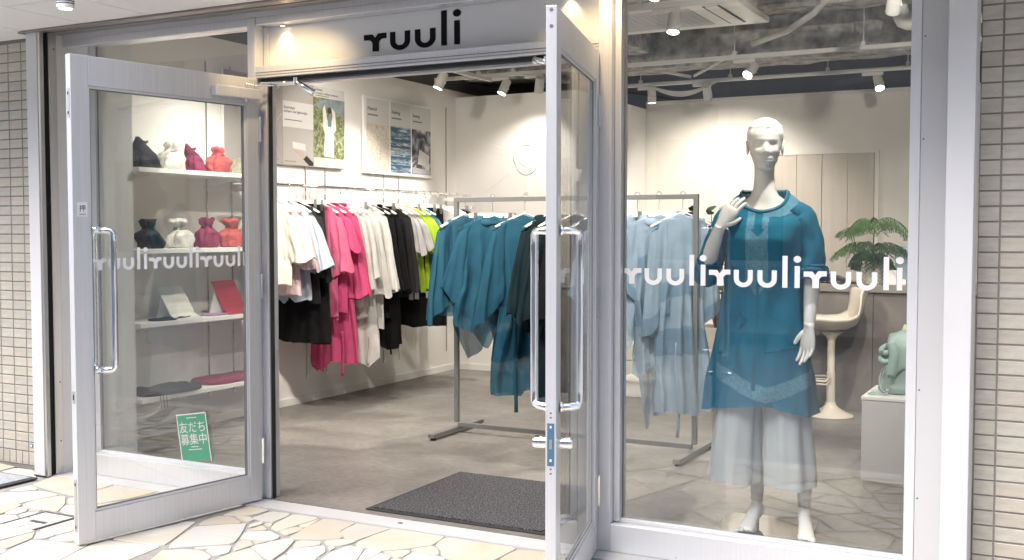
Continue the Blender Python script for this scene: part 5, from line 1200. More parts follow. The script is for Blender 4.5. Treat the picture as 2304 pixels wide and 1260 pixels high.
def patch(name, test, mat, off, par):
    mb = MB(); idx = {}
    N1, N2 = 360, 260
    def vid(i, j):
        j %= N1
        if (i, j) not in idx: idx[(i, j)] = len(mb.v); mb.v.append(tun_pt(2 * pi * j / N1, i / N2, off))
        return idx[(i, j)]
    for i in range(N2):
        for j in range(N1):
            a = 2 * pi * (j + .5) / N1; a = (a + pi) % (2 * pi) - pi
            if abs(a) > 1.9: continue
            x, y, z = tun_pt(a, (i + .5) / N2)
            if y < .06 and test(x, z, a): mb.f.append((vid(i, j), vid(i, j + 1), vid(i + 1, j + 1), vid(i + 1, j)))
    return mb.build(name, mat, par, smooth=True, local=True)
def lace_front(x, z, a):
    x += .012
    if z > 1.425: return .09 < abs(x) < .15 and z < 1.47
    mid = -.052 < x < .040 and 1.03 < z < 1.425
    if mid and z < 1.10: mid = abs(x + .006) < .046 * (z - 1.03) / .07
    tie = abs(x + .004) < .016 and z > 1.325 or (1.29 < z <= 1.325 and abs(x + .004) < .030 * (z - 1.29) / .035)
    yoke = z > 1.375 - .35 * (abs(x) - .06) * 0 and .04 <= x < .14 and z > 1.36 + .35 * (x - .04)
    return (mid and not tie) or yoke
patch('lace_panel', lace_front, LACE, .0018, tb)
def lace_hem(x, z, a):
    c_ = .628 + .62 * abs(x - .03) ** 1.25
    return c_ - .040 < z < c_ + .028 and -.19 < x < .20
patch('lace_hem_band', lace_hem, LACE, .0018, tb)
patch('placket', lambda x, z, a: abs(x + .012 + (1.2 - z) * .02) < .007 and .64 < z < 1.12, TEALD, .0022, tb)
patch('neck_binding', lambda x, z, a: tun_edge(x, z, a), TEALD, .0022, tb) if False else None
P = [Vector(tun_pt(2 * pi * j / 60, .004)) for j in range(61)]
MB().tube(P, .006, 8, cap=False).build('neck_binding', TEALM, tun, smooth=True, local=True)
for i in range(40):
    if i % 1 == 0:
        p = Vector(tun_pt(2 * pi * i / 40, .0)); 
pts = []
for i in range(241):
    a = 2 * pi * i / 240; p = Vector(tun_pt(a, .0)); pts.append(p * 1.0 + Vector((0, 0, .005 + .0015 * sin(a * 40))))
MB().tube(pts, .0022, 5, cap=False).build('lace_edging', LACE, tun, smooth=True, local=True)
# seams across the front
for pts in ([(-.16, 1.20), (-.10, 1.13), (-.055, 1.08)], [(.15, 1.22), (.10, 1.14), (.05, 1.075), (.03, 1.05)], [(.02, .80), (.10, .815), (.18, .835)], [(-.10, .98), (-.055, .94), (-.10, .885)]):
    Q = []
    for (x0, z0), (x1, z1) in zip(pts, pts[1:]):
        for i in range(8):
            x = x0 + (x1 - x0) * i / 8; z = z0 + (z1 - z0) * i / 8; q_ = (1.487 - z) / .942
            best = min((abs(tun_pt(a, q_)[0] - x), a) for a in [-1.5 + 3 * k_ / 120 for k_ in range(121)]); Q.append(tun_pt(best[1], q_, .001))
    MB().tube(Q, .0022, 5).build('seam', TEALD, tun, smooth=True, local=True)
# sleeves
def tsleeve(C_, Rr, nm='sleeve', sq=1.0, seed=0):
    R = []; n = 36
    for i in range(33):
        t = i / 32 * (len(C_) - 1); k_ = min(int(t), len(C_) - 2); f = t - k_; f = f * f * (3 - 2 * f) if False else f
        c = Vector(C_[k_]).lerp(Vector(C_[k_ + 1]), f); d = (Vector(C_[min(k_ + 1, len(C_) - 1)]) - Vector(C_[k_])).normalized(); rx = Rr[k_][0] + (Rr[k_ + 1][0] - Rr[k_][0]) * f; ry = Rr[k_][1] + (Rr[k_ + 1][1] - Rr[k_][1]) * f
        yv = Vector((0, 1, 0)); xv = d.cross(yv).normalized(); yv = xv.cross(d); ring = []
        for j in range(n):
            a = 2 * pi * j / n; w = 1 + .05 * sin(5 * a + seed + i * .12) * (i / 32) + .12 * noise.noise(Vector((cos(a) * 1.5, sin(a) * 1.5, i * .16 + seed))) + .05 * noise.noise(Vector((cos(a) * 4, sin(a) * 4, i * .3 + seed)))
            ring.append(c + xv * (rx * w * cos(a)) + yv * (ry * w * sin(a)))
        R.append(ring)
    return MB().rings(R, cap=False)
s1 = tsleeve([(.118, .015, 1.415), (.155, .018, 1.375), (.182, .014, 1.30), (.197, .006, 1.20), (.204, -.004, 1.125)], [(.040, .070), (.054, .078), (.055, .082), (.056, .082), (.058, .080)], seed=1).build('sleeve', TEALM, tun, smooth=True, local=True)
cf = tsleeve([(.203, .0, 1.160), (.205, -.005, 1.130), (.206, -.008, 1.105)], [(.060, .085), (.063, .087), (.061, .084)], seed=1).build('cuff', TEALD, s1, smooth=True, local=True, solid=.003)
s2 = tsleeve([(-.130, .015, 1.415), (-.172, .012, 1.37), (-.205, .0, 1.28), (-.232, -.015, 1.19), (-.243, -.030, 1.14), (-.247, -.045, 1.115)], [(.040, .070), (.050, .078), (.052, .082), (.055, .082), (.054, .074), (.046, .060)], seed=4).build('sleeve', TEALM, tun, smooth=True, local=True)
cf2 = tsleeve([(-.243, -.040, 1.120), (-.238, -.062, 1.135), (-.224, -.080, 1.170)], [(.055, .060), (.060, .062), (.056, .058)], seed=4).build('cuff', TEALD, s2, smooth=True, local=True, solid=.003)
# --- wide pale trousers
TRM = M('pale_blue_grey_cloth', (.70, .74, .76), rough=.85, var=.03, scale=8, bump=.15, bscale=400, spec=.2, trans=.15)
tr = thing('wide_trousers', 'pale grey wide sheer trousers on the mannequin below the tunic', 'trousers', (1.487, .60, 0), radians(7))
for sg, sd_ in ((-1, 1), (1, 2)):
    R = []
    for i in range(41):
        q_ = i / 40; z = .88 - (.88 - (.222 if sd_ == 1 else .215)) * q_; hw = smooth_interp([(0, .080), (.5, .100), (1, .112)], q_); hd_ = .095 + .035 * q_; cx = sg * smooth_interp([(0, .080), (.5, .105), (1, .120)], q_) - .004; ring = []
        for j in range(72):
            a = 2 * pi * j / 72; fo = .009 * smoothstep(.1, .8, q_) * (tri(5 * a + sd_) + .6 * sin(9 * a + 2 * sd_ + q_))
            ring.append((cx + (hw + fo) * cos(a), .01 + (hd_ + fo) * sin(a), z + .006 * sin(3 * a + sd_) * q_))
        R.append(ring)
    MB().rings(R, cap=False).build('leg', TRM, tr, smooth=True, local=True)
MB().rings([[(.165 * cos(2 * pi * j / 48) * k_, .01 + .10 * sin(2 * pi * j / 48) * k_, z) for j in range(48)] for z, k_ in ((.83, 1), (.92, .93), (1.02, .72))], cap=False).build('waist', TRM, tr, smooth=True, local=True)

# ================================================================ COUNTER, STOOL, PLANTS, PLINTH, BACKPACK
CTM = print_mat('concrete_panel', [(.30, (.11, .095, .085)), (.5, (.165, .145, .13)), (.7, (.22, .20, .18))], 2.6, 8, 1.0)
ct = thing('service_counter', 'brown grey concrete-look service counter at the back right', 'counter', (1.7, 4.2, 0))
for x0, x1 in ((.72, 1.382), (1.386, 2.05), (2.054, 2.75)): B(x0, x1, 4.03, 4.05, .0045, .870).build('panel', CTM, ct, bevel=.0015)
B(.722, 2.748, 4.0505, 4.62, .0045, .869).build('carcass', CTM, ct)
B(.70, 2.77, 4.0, 4.65, .8705, .925).build('worktop', M('counter_top', (.22, .20, .18), rough=.5, var=.1, scale=3), ct, bevel=.003)
dv = thing('card_terminal', 'small black payment terminal on the counter top', 'terminal', (1.1, 4.15, .925))
MB().prism([(1.03, .9258), (1.17, .9258), (1.165, .962), (1.11, .985), (1.05, .97)], 4.09, 4.19).build('body', BLACK, dv, bevel=.006); B(1.06, 1.14, 4.0895, 4.1, .935, .945).build('slot', GREYM, dv)
MB().tube([(1.17, 4.14, .93), (1.22, 4.12, .935), (1.27, 4.16, .93), (.98, 4.1, .93)], .006, 8).build('cable', BLACK, dv, smooth=True)
pap = thing('paper_tray', 'white paper tray on the counter left of the terminal', 'tray', (.9, 4.2, .925)); B(.80, 1.0, 4.1, 4.3, .9255, .945).build('tray', WHITE, pap, bevel=.003)
mon = thing('card_display', 'pale blue printed card display standing behind the fern', 'display', (1.58, 4.3, .925))
B(1.49, 1.66, 4.30, 4.315, .9255, 1.20).build('card', M('card_blue', (.36, .47, .55), var=.3, scale=12), mon); B(1.48, 1.67, 4.28, 4.34, .9255, .935).build('foot', WHITE, mon) if False else None
bx = thing('white_box', 'small white box beside the patterned fern pot', 'box', (1.53, 4.12, .925)); B(1.485, 1.535, 4.06, 4.12, .9255, 1.03).build('box', WHITE, bx, bevel=.003); B(1.545, 1.60, 4.06, 4.12, .9255, .965).build('lid', WHITE, bx, bevel=.003)
# fern in a herringbone pot
fn = thing('fern_plant', 'feathery green plant in a zigzag patterned pot on the counter', 'plant', (1.36, 4.18, .925))
POT = (1.345, 4.16, .9258)
m, t, b = nodes('zigzag_pot'); N = t.nodes.new; Lk = t.links.new
tc = N('ShaderNodeTexCoord'); sx = N('ShaderNodeSeparateXYZ'); Lk(tc.outputs['Object'], sx.inputs[0])
def mth(op, a, bv=None):
    n = N('ShaderNodeMath'); n.operation = op
    for i, v in enumerate((a, bv)):
        if v is None: continue
        if isinstance(v, (int, float)): n.inputs[i].default_value = v
        else: Lk(v, n.inputs[i])
    return n.outputs[0]
zz = mth('FRACT', mth('ADD', mth('MULTIPLY', sx.outputs['Z'], 34.), mth('MULTIPLY', mth('PINGPONG', mth('MULTIPLY', sx.outputs['X'], 30.), .5), 1.6)))
mxz = N('ShaderNodeMix'); mxz.data_type = 'RGBA'; mxz.inputs['A'].default_value = (.60, .57, .50, 1); mxz.inputs['B'].default_value = (.40, .37, .32, 1); Lk(mth('GREATER_THAN', zz, .5), mxz.inputs['Factor']); Lk(mxz.outputs['Result'], b.inputs['Base Color'])
pot = MB().lathe([(.085, 0), (.092, .01), (.105, .165), (.100, .170), (.095, .155), (.001, .150)], POT, 32).build('pot', m, fn, smooth='auto')
MB().lathe([(.094, .152), (.001, .153)], POT, 24).build('soil', M('soil', (.03, .022, .016), rough=1, bump=1), pot)
LF = M('fern_leaf', (.075, .15, .038), rough=.55, var=.35, scale=9, trans=.25); LFD = M('fern_leaf_dark', (.032, .075, .024), rough=.55, var=.3, scale=9, trans=.2)
rg = random.Random(5)
def frond(base, az, ln, rise, mat, parent, npair=4):
    base = Vector(base); h = Vector((cos(az), sin(az), 0)); P = []
    for i in range(11):
        q_ = i / 10; P.append(base + h * (ln * q_) + Vector((0, 0, rise * (q_ - 1.15 * q_ * q_) * 2.2)))
    st = MB().tube(P, [.003 - .002 * i / 10 for i in range(11)], 6).build('stem', mat, parent, smooth=True)
    lf = MB(); sd_ = Vector((-h.y, h.x, 0))
    for i in range(2, npair * 2 + 1):
        q_ = i / (npair * 2); p = P[0].lerp(P[0], 0); k_ = q_ * 10; ii = min(int(k_), 9); p = P[ii].lerp(P[ii + 1], k_ - ii)
        for s in (-1, 1):
            pd = (sd_ * s * .85 + h * .45 + Vector((0, 0, -.5 - .6 * rg.random()))).normalized(); L2 = ln * (.42 - .16 * abs(q_ - .6)) * rg.uniform(.85, 1.1); nn = 13
            up = Vector((0, 0, 1)); wv = pd.cross(up).normalized()
            for e in range(1, nn):
                c = p + pd * (L2 * e / nn) + Vector((0, 0, -.12 * L2 * (e / nn) ** 2))
                for s2 in (-1, 1):
                    l3 = .017 * (1 - .5 * abs(e / nn - .5)) * rg.uniform(.8, 1.15); tip = c + wv * s2 * l3 + pd * .006 + Vector((0, 0, rg.uniform(-.011, .001))); w3 = pd * .0042
                    lf.add([c - w3 * .4, c + wv * s2 * l3 * .5 - w3 + Vector((0, 0, .001)), tip, c + wv * s2 * l3 * .5 + w3], [(0, 1, 2, 3)])
    lf.build('pinnae', mat, st, smooth=False, raw=True)
top = Vector((POT[0] + .02, POT[1], POT[2] + .40))
MB().tube([(POT[0], POT[1], POT[2] + .14), (POT[0] + .012, POT[1] - .005, POT[2] + .28), top], [.006, .005, .004], 8).build('trunk', M('bark', (.12, .085, .05), rough=.9), fn)
for i, (az, ln, rise) in enumerate(((3.3, .24, .05), (2.6, .22, .10), (-.4, .24, .09), (.5, .22, .10), (-1.2, .20, .09), (1.8, .2, .1), (-2.2, .22, .09), (4.0, .24, .12))): frond(top + Vector((0, 0, .02 * (i % 3))), az, ln, rise, LF, fn)
for az in (3.0, 3.6, -.2, .7, -1.0, -1.7, 2.3, 1.4): frond((POT[0] + .01, POT[1], POT[2] + .26), az, .26, rg.uniform(.04, .13), LF if az > 2.8 else LFD, fn)
for i in range(16): frond((POT[0], POT[1], POT[2] + .15 + .05 * rg.random()), rg.uniform(0, 6.28), rg.uniform(.11, .16), rg.uniform(.05, .12), LFD, fn, 4)
# rubber plant in a concrete pot
bp2 = thing('rubber_plant', 'leafy green plant with round leaves in a square beige pot behind the rack', 'plant', (-.05, 5.1, 0))
MB().rings([[(-.10 + s * x, 5.12 + s * y, z) for x, y in ((-.19, -.19), (.19, -.19), (.19, .19), (-.19, .19))] for z, s in ((.0045, .86), (.46, 1), (.48, 1), (.48, .9), (.44, .9))]).build('planter', M('beige_planter', (.46, .41, .35), rough=.8, var=.06), bp2, bevel=.006)
MB().box(-.255, .055, 4.965, 5.275, .41, .445).build('soil', M('soil', (.03, .022, .016)), bp2)
rg = random.Random(9); br = []
for k_ in range(5):
    P = [Vector((-.10 + rg.uniform(-.05, .05), 5.12 + rg.uniform(-.05, .05), .44))]
    d = Vector((rg.uniform(-.25, .35), rg.uniform(-.3, .2), 1)).normalized()
    for i in range(9): d = (d + Vector((rg.uniform(-.16, .16), rg.uniform(-.16, .16), .06))).normalized(); P.append(P[-1] + d * .118)
    MB().tube(P, [.011 - .0009 * i for i in range(10)], 8).build('branch', M('bark', (.12, .085, .05)), bp2, smooth=True); br.append(P)
lm = MB(); V = []; nL = 7
for i in range(nL + 1):
    q_ = i / nL; w = .5 * sin(pi * q_) ** .65 * (1 - .25 * q_)
    V += [(-w, q_, .12 * w * 2 * .5 - .12 * q_ * q_), (0, q_, -.12 * q_ * q_), (w, q_, .12 * w * 2 * .5 - .12 * q_ * q_)]
lm.add(V, [f for i in range(nL) for f in ((3 * i, 3 * i + 1, 3 * i + 4, 3 * i + 3), (3 * i + 1, 3 * i + 2, 3 * i + 5, 3 * i + 4))])
LM = lm.mesh('leaf'); LM.materials.append(M('rubber_leaf', (.040, .070, .022), rough=.4, var=.25, scale=3, obvar=.35, trans=.12))
for p in LM.polygons: p.use_smooth = True
for P in br:
    for i in range(2, 10):
        for _ in range(2):
            o = bpy.data.objects.new('leaf', LM); C.objects.link(o); o.parent = bp2; o.matrix_parent_inverse = Matrix.Translation(bp2.location).inverted()
            s = rg.uniform(.10, .15); o.scale = (s * .85, s, s); o.location = P[i]; o.rotation_euler = (rg.uniform(-.5, .7), rg.uniform(-.4, .4), rg.uniform(0, 6.28))
# bar stool
CRM = M('cream_plastic', (.66, .61, .51), rough=.32, var=.02, coat=.2)
sx_, sy_ = 1.155, 3.72
bs = thing('bar_stool', 'cream bar stool with a moulded shell seat and trumpet base at the counter', 'stool', (sx_, sy_, 0))
MB().lathe([(.155, 0), (.158, .006), (.150, .014), (.10, .034), (.055, .062), (.038, .082), (.036, .098)], (sx_, sy_, .0045), 36).build('base', CRM, bs, smooth='auto')
MB().lathe([(.030, 0), (.030, .21), (.0305, .212), (.026, .214), (.026, .46)], (sx_, sy_, .1028), 24).build('column', CRM, bs, smooth='auto')
MB().lathe([(.026, 0), (.045, .03), (.075, .055), (.09, .06)], (sx_, sy_, .545), 24).build('swivel', CRM, bs, smooth='auto')
P = [(sx_ - .02 - .15 * sin(t), sy_ - .05 - .17 * cos(t) * .9, .275) for t in [i * pi / 12 - .15 for i in range(14)]]
MB().tube([(sx_, sy_, .285)] + P + [(sx_, sy_, .285)], .007, 8).build('footrest', CRM, bs, smooth=True); MB().tube([(sx_, sy_, .255)] + [(p[0] + .004, p[1], .253) for p in P] + [(sx_, sy_, .255)], .006, 8).build('footrest', CRM, bs, smooth=True)
vs = []; fs = []; NU, NV_ = 22, 30
prof_s = [(-.225, .70), (-.20, .655), (-.13, .628), (-.02, .618), (.09, .625), (.155, .655), (.19, .73), (.215, .82), (.235, .885), (.25, .905)]
for i in range(NV_ + 1):
    t_ = i / NV_ * (len(prof_s) - 1); k_ = min(int(t_), len(prof_s) - 2); f = t_ - k_; f = f
    u = prof_s[k_][0] + (prof_s[k_ + 1][0] - prof_s[k_][0]) * f; z = prof_s[k_][1] + (prof_s[k_ + 1][1] - prof_s[k_][1]) * f
    hw = .205 * (1 - .25 * smoothstep(.6, 1, i / NV_)) * (1 - .12 * smoothstep(.15, 0, i / NV_))
    for j in range(NU + 1):
        s = -1 + 2 * j / NU; up_ = .085 * abs(s) ** 2.6 * (1 - smoothstep(.72, 1, i / NV_)) * smoothstep(0, .25, i / NV_)
        fw = -.05 * abs(s) ** 2 * smoothstep(.45, .8, i / NV_)
        vs.append((sx_ + (u + fw) * .93 - s * hw * .36, sy_ + (u + fw) * .36 + s * hw * .93, z + up_))
for i in range(NV_):
    for j in range(NU): a = i * (NU + 1) + j; fs.append((a, a + 1, a + NU + 2, a + NU + 1))
MB().add(vs, fs).build('shell_seat', CRM, bs, smooth=True, solid=.012)
# plinth and backpack
pln = thing('display_plinth', 'light grey square plinth carrying the mint backpack by the window edge', 'plinth', (1.95, 1.9, 0))
B(1.715, 2.19, 1.69, 2.15, .0225, .445).build('body', M('plinth_grey', (.56, .55, .53), rough=.45, var=.015), pln, bevel=.002); B(1.712, 2.193, 1.687, 2.153, .4455, .462).build('lid', WHITE, pln, bevel=.0015); B(1.73, 2.175, 1.705, 2.135, .0045, .022).build('recess', WHITE, pln)
MNT = M('mint_leather', (.30, .42, .385), rough=.5, var=.06, scale=9, bump=.15, bscale=90)
bk = thing('backpack', 'mint green soft backpack standing on the light grey plinth', 'backpack', (1.93, 1.88, .462))
R = []
for i in range(31):
    q_ = i / 30; z = .4628 + .30 * q_; hw = smooth_interp([(0, .12), (.06, .15), (.35, .145), (.7, .125), (.9, .11), (1, .09)], q_); hd_ = smooth_interp([(0, .06), (.1, .09), (.5, .10), (.85, .075), (1, .03)], q_); ring = []
    for j in range(60):
        a = 2 * pi * j / 60; k_ = (abs(cos(a)) ** 3 + abs(sin(a)) ** 3) ** (-1 / 3); f = 1 + .010 * tri(9 * a + q_ * 3) + .02 * noise.noise(Vector((cos(a) * 5, sin(a) * 5, q_ * 7))) + .06 * noise.noise(Vector((cos(a) * 1.5, sin(a) * 1.5, q_ * 2.5)))
        ring.append((1.915 + hw * f * k_ * cos(a) + .055 * q_, 1.88 + hd_ * f * k_ * sin(a), z))
    R.append(ring)
MB().rings(R).build('sack', MNT, bk, smooth=True)
vs = []; fs = []
for i in range(17):
    q_ = i / 16; ang = q_ * 2.3
    for j in range(21):
        s = -1 + j / 10; w = .145 * (1 - .10 * q_); vs.append((1.955 + s * w * .95, 1.895 - .012 * tri(7 * s + 1) * q_ - .115 * sin(min(ang, 1.5)) - .02 * max(0, q_ - .6) + .012 * noise.noise(Vector((s * 2, q_ * 3, 2))), .735 + .06 * cos(ang * .8) - .20 * max(0, q_ - .35) - .02 * tri(4 * s) * q_ + .014 * noise.noise(Vector((s * 2.5, q_ * 4, 7))) - .03 * s * s))
for i in range(16):
    for j in range(20): a = i * 21 + j; fs.append((a, a + 1, a + 22, a + 21))
MB().add(vs, fs).build('flap', MNT, bk, smooth=True, solid=.008)
def strip(par, pts, w, mat, n=Vector((0, 1, 0))):
    vs = []; P = cr(pts)
    for i, p in enumerate(P):
        d = (P[min(i + 1, len(P) - 1)] - P[max(i - 1, 0)]).normalized(); s = d.cross(n).normalized(); vs += [p - s * w / 2, p + s * w / 2]
    return MB().add(vs, [(2 * i, 2 * i + 1, 2 * i + 3, 2 * i + 2) for i in range(len(P) - 1)]).build('strap', mat, par, smooth=True, solid=.005)
strip(bk, [(1.83, 1.77, .725), (1.80, 1.765, .705), (1.805, 1.76, .685), (1.85, 1.765, .69)], .03, MNT); strip(bk, [(1.825, 1.775, .675), (1.795, 1.765, .655), (1.81, 1.76, .637), (1.85, 1.765, .645)], .028, MNT)
strip(bk, [(1.84, 1.765, .74), (1.86, 1.755, .68), (1.855, 1.755, .62), (1.845, 1.76, .57)], .05, MNT)
MB().tube(cr([(1.80, 1.80, .60), (1.785, 1.79, .54), (1.80, 1.775, .49), (1.83, 1.76, .475), (1.77, 1.75, .470), (1.735, 1.77, .469), (1.76, 1.80, .469), (1.80, 1.79, .470)]), .0045, 8).build('drawcord', MNT, bk, smooth=True)
MB().ball((1.83, 1.757, .50), .009, 10, 8).build('toggle', CHROME, bk, smooth=True)
ca = thing('paper_roll', 'pale yellow green stuffing paper showing above the mint backpack', 'paper', (1.93, 1.9, .76)); MB().tube([(1.885, 1.92, .765), (1.90, 1.93, .805), (1.92, 1.94, .80), (1.95, 1.93, .77)], [.02, .024, .022, .02], 12).build('roll', M('pale_lime_paper', (.55, .58, .38), rough=.8), ca, smooth=True)
# ================================================================ CEILING SERVICES, TRACK LIGHTS
TRK = M('track_white', (.66, .65, .62), rough=.5, var=.02)
def track(lab, p0, p1, rods):
    t = thing('lighting_track', lab, 'track', p0); d = Vector(p1) - Vector(p0); ax = abs(d.x) > abs(d.y); w = .017
    B(min(p0[0], p1[0]) - (0 if ax else w), max(p0[0], p1[0]) + (0 if ax else w), min(p0[1], p1[1]) - (w if ax else 0), max(p0[1], p1[1]) + (w if ax else 0), p0[2] - .016, p0[2] + .016).build('rail', TRK, t, bevel=.002)
    for r in rods:
        x, y = (r, p0[1]) if ax else (p0[0], r)
        MB().tube([(x, y, p0[2] + .016), (x, y, 3.24)], .005, 8).build('rod', TRK, t); MB().box(x - .014, x + .014, y - .014, y + .014, p0[2] + .0162, p0[2] + .045).build('rod_clamp', TRK, t)
TZ_ = 2.66
track('long white lighting track crossing the shop at mid depth', (-2.45, 4.26, TZ_), (3.0, 4.26, TZ_), (-1.66, -.62, .28, 1.25, 2.2))
track('white lighting track in front of the back right wall', (-1.25, 5.45, TZ_), (1.6, 5.45, TZ_), (-.95, -.1, .75, 1.4))
track('white lighting track nearest the shop window', (-1.9, 2.30, 2.69), (3.0, 2.30, 2.69), (-.6, .25, 1.3, 2.4))
track('white lighting track along the left wall above the posters', (-1.80, .9, 2.60), (-1.80, 4.1, 2.60), (1.2, 2.1, 3.0, 3.9))
track('short white lighting track just inside the display window', (1.05, .36, 2.72), (3.0, .36, 2.72), (1.3, 2.6))
LENS = emit('lamp_lens', (1, .93, .80), 14)
def spot(lab, base, aim, energy, size=1.25, lit=True, along='x'):
    """base = point under the track, aim = lit point"""
    b = Vector(base); t = thing('track_spotlight', lab, 'spotlight', base, 0, 'white track spotlights')
    hx, hy = (.085, .018) if along == 'x' else (.018, .085)
    B(b.x - hx, b.x + hx, b.y - hy, b.y + hy, b.z - .030, b.z - .002).build('adapter', TRK, t, bevel=.003)
    piv = b + Vector((.05 if along == 'x' else 0, .05 if along == 'y' else 0, -.095)); d = (Vector(aim) - piv).normalized()
    MB().tube([piv + Vector((0, 0, .066)), piv + Vector((0, 0, .03)), piv + Vector((.035, 0, .012)), piv + Vector((.042, 0, -.02))], .006, 8).build('arm', TRK, t)
    X = d.orthogonal().normalized(); rot = d.to_track_quat('Z', 'Y').to_matrix().to_4x4(); m = Matrix.Translation(piv) @ rot
    hd_ = MB().lathe([(.034, -.075), (.038, -.07), (.040, .055), (.041, .060), (.037, .060), (.034, .050)], n=24).xf(m).build('head', TRK, t, smooth='auto')
    MB().lathe([(.0365, .0555), (.001, .0565)], n=24).xf(m).build('lens', LENS if lit else WHITE, hd_)
    if lit:
        p = piv + d * .075
        l = warm_spot('spot_lamp', p, p + d, energy, size, (1, .92, .82), .03, .7)
    return t
SP = 1.15
def pivot_of(base, along='x'): return base
spot('track spotlight aimed left at the textile boards, lit lens toward the doorway', (-1.80, 3.24, 2.584), (-2.3, 2.9, 1.0), 26 * SP, 1.9, along='y')
spot('track spotlight seen from behind, aimed at the photo board', (-1.80, 2.36, 2.584), (-2.5, 2.75, 1.9), 5 * SP, 1.9, along='y')
spot('track spotlight over the shelves, hidden above the left door', (-1.80, 1.30, 2.584), (-2.45, 1.15, .7), 20 * SP, 2.2, along='y')
spot('track spotlight above the plaster relief, aimed at the clothes rail', (-1.80, 4.26, 2.644), (-2.2, 3.6, .9), 45 * SP, 1.4)
spot('track spotlight beside the right door, aimed back at the relief wall', (-1.46, 4.26, 2.644), (-1.75, 4.75, 1.7), 15 * SP, 1.5)
spot('track spotlight in the upper right part of the window, over the mannequin', (.36, 4.26, 2.644), (-.3, 2.2, .6), 70 * SP, 1.2)
spot('track spotlight behind the door jamb, pointing straight down', (-.89, 5.45, 2.644), (-.80, 5.5, .6), 40 * SP, 1.7)
spot('track spotlight left of the mannequin head, washing the back wall', (-.36, 5.45, 2.644), (-.45, 6.5, 1.2), 44 * SP, 2.0)
spot('track spotlight at the far right over the counter', (1.12, 5.45, 2.644), (1.7, 4.4, .8), 30 * SP, 1.3)
spot('track spotlight at the top edge of the window, aimed at the rack', (.42, 2.30, 2.674), (.50, 1.7, .5), 55 * SP, 1.2)
spot('track spotlight over the doorway, aimed at the teal clothes', (-.75, 2.30, 2.674), (-.7, 1.75, .7), 45 * SP, 1.2)
spot('track spotlight over the window end of the shop, aimed at the counter', (1.7, 2.30, 2.674), (1.1, 4.6, .6), 80 * SP, 1.3)
spot('track spotlight just inside the window, aimed down at the mannequin', (1.72, .36, 2.704), (1.48, .50, 1.3), 34 * SP, .9)
track('added white lighting track above the doorway, out of view', (-1.95, .42, 2.72), (.95, .42, 2.72), (-1.5, .2))  # added track hidden above the door head, carries the fill spotlights
for x, aim, e, lab in ((-1.6, (-2.1, 2.4, .5), 48, 'added unseen spotlight over the left window, aimed at the wall rail'), (-.9, (-1.9, 3.2, .6), 62, 'added unseen spotlight over the doorway left half, aimed at the wall rail'), (-.1, (-.6, 1.95, 1.0), 60, 'added unseen spotlight over the doorway centre, aimed at the centre rack'), (.6, (.5, 1.95, .9), 60, 'added unseen spotlight over the doorway right half, aimed at the blue clothes')):
    spot(lab, (x, .42, 2.704), aim, e * SP, 1.5)  # fill spotlights added out of view to brighten the street-facing clothes
spot('added unseen spotlight over the display window right end, aimed at the counter', (2.3, .36, 2.704), (1.3, 4.5, .6), 95 * SP, 1.6)  # extra front lamp added out of view to lift the interior
# white bulkhead strip under the left wall top and duct run
dz = thing('trunking', 'white cable trunking running along the ceiling in front of the conditioner', 'trunking', (.2, 2.55, 2.83)); B(-.4, 3.0, 2.52, 2.62, 2.80, 2.86).build('casing', TRK, dz, bevel=.003)
# ceiling cassette air conditioner
ac = thing('air_conditioner', 'white ceiling cassette air conditioner seen through the window top', 'air conditioner', (.2, 3.0, 2.76))
AY0, AY1 = 2.64, 3.50
B(-.62, .75, AY0, AY1, 2.760, 2.80).build('fascia', WHITE, ac, bevel=.008)
B(-.55, .68, AY0 + .06, AY1 - .06, 2.8005, 3.05).build('casing', TRK, ac)
gr = B(-.42, .40, AY0 + .13, AY1 - .13, 2.7555, 2.7598).build('intake_grille', M('grille_grey', (.50, .51, .53), rough=.6), ac)
for i in range(16): B(-.41 + i * .0505, -.405 + i * .0505, AY0 + .135, AY1 - .135, 2.7535, 2.7553).build('grille_bar', TRK, gr)
for x in (.50, .60): B(x, x + .014, AY0 + .12, AY1 - .12, 2.7550, 2.7598).build('outlet_slot', DARKM, ac)
B(.5145, .5995, AY0 + .14, AY1 - .14, 2.752, 2.7598).build('louver', WHITE, ac, bevel=.002)
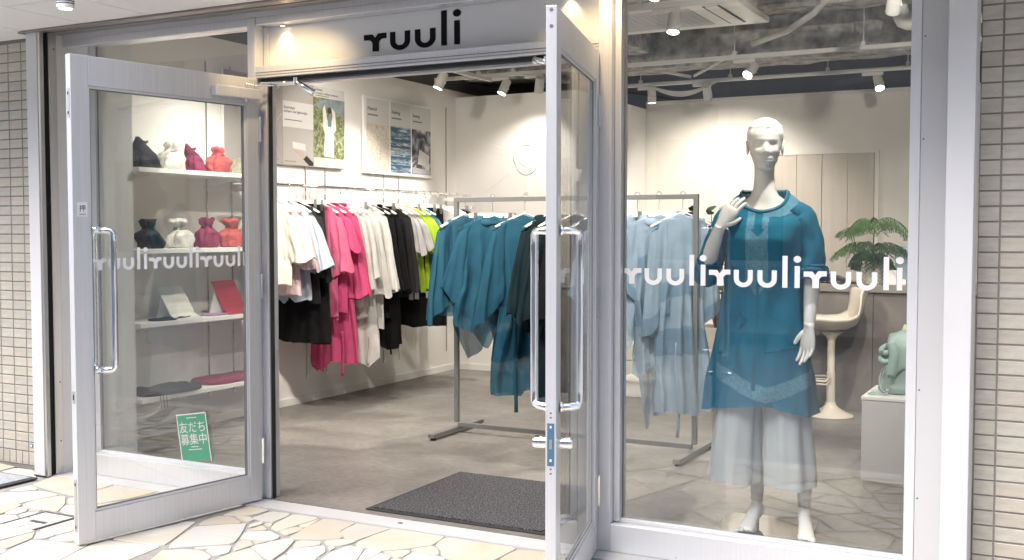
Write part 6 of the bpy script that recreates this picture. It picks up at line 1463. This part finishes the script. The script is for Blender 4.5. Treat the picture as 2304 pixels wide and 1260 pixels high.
# ring downlight, pipes and cables
rl = thing('ring_light', 'small round warm ceiling light right of the air conditioner', 'ceiling light', (1.02, 2.72, 2.80))
MB().lathe([(.075, 0), (.075, -.018), (.060, -.022), (.050, -.018)], (.96, 2.58, 2.7995), 28).build('rim', M('lamp_ivory', (.72, .67, .58), rough=.4), rl, smooth='auto'); MB().lathe([(.05, -.0185), (.001, -.0187)], (.96, 2.58, 2.7995), 24).build('diffuser', emit('soft_ring', (1, .88, .68), 1.6), rl)
pp = thing('drain_pipe', 'white vertical drain pipe with an elbow running right under the ceiling', 'pipe', (1.62, 3.95, 2.8))
MB().tube([(1.56, 3.9, 3.24), (1.56, 3.9, 2.83)], .045, 20).build('pipe', TRK, pp, smooth='auto'); MB().tube([(1.56, 3.9, 2.845), (1.56, 3.9, 2.80), (1.575, 3.9, 2.765), (1.61, 3.9, 2.75), (1.65, 3.9, 2.75)], .052, 20).build('elbow', TRK, pp, smooth='auto'); MB().tube([(1.645, 3.9, 2.75), (3.19, 3.9, 2.75)], .042, 20).build('pipe', TRK, pp, smooth='auto')
hs_ = thing('flexible_hose', 'pale insulated hose rising diagonally to the right under the ceiling', 'hose', (.55, 4.1, 2.76)); MB().tube([(.45, 4.15, 2.735), (.75, 4.0, 2.78), (1.0, 3.75, 2.85), (1.2, 3.45, 2.94), (1.35, 3.2, 3.03), (1.45, 2.9, 3.12)], .024, 14).build('sleeve', TRK, hs_, smooth=True)
pk = thing('spiral_duct', 'white spiral ventilation duct at the top right corner of the window', 'duct', (1.95, 2.6, 2.95))
R = []
for i in range(61):
    x = 1.66 + 1.5 * i / 60; r = .15 + .006 * abs(sin(i * 1.05)); R.append([(x, 2.75 + .45 * i / 60 * 0 + r * cos(2 * pi * k_ / 28), 2.99 + r * sin(2 * pi * k_ / 28)) for k_ in range(28)])
MB().rings(R).build('duct', TRK, pk, smooth=True)
cb = thing('cable_bundle', 'white cables sagging between the lighting tracks', 'cables', (-.45, 5.0, 2.62))
for k_ in range(4): MB().tube([(-.86 + .66 * i / 16, 5.43 - .012 * k_, TZ_ - .012 - (.075 + .014 * k_) * sin(pi * i / 16)) for i in range(17)], .006, 6).build('cable', TRK, cb, smooth=True)
for lab, a_, b_ in (('white conduit angling across the ceiling behind the door jamb', (-1.35, 4.6, 2.86), (-.45, 5.4, 2.70)), ('white conduit rising from the left wall to the ceiling', (-1.75, 3.6, 2.95), (-1.15, 4.25, 2.70)), ('white conduit rising behind the mannequin spotlight', (-.40, 5.35, 2.70), (.25, 4.4, 2.72))):
    c_ = thing('conduit', lab, 'conduit', a_); MB().tube([a_, b_], .014, 10).build('tube', TRK, c_, smooth='auto')
wt = thing('wall_trim', 'white trim rail along the top of the back right wall', 'trim', (0, 6.49, 2.6)); B(-1.28, 3.19, 6.47, 6.4995, 2.60, 2.629).build('rail', TRK, wt)
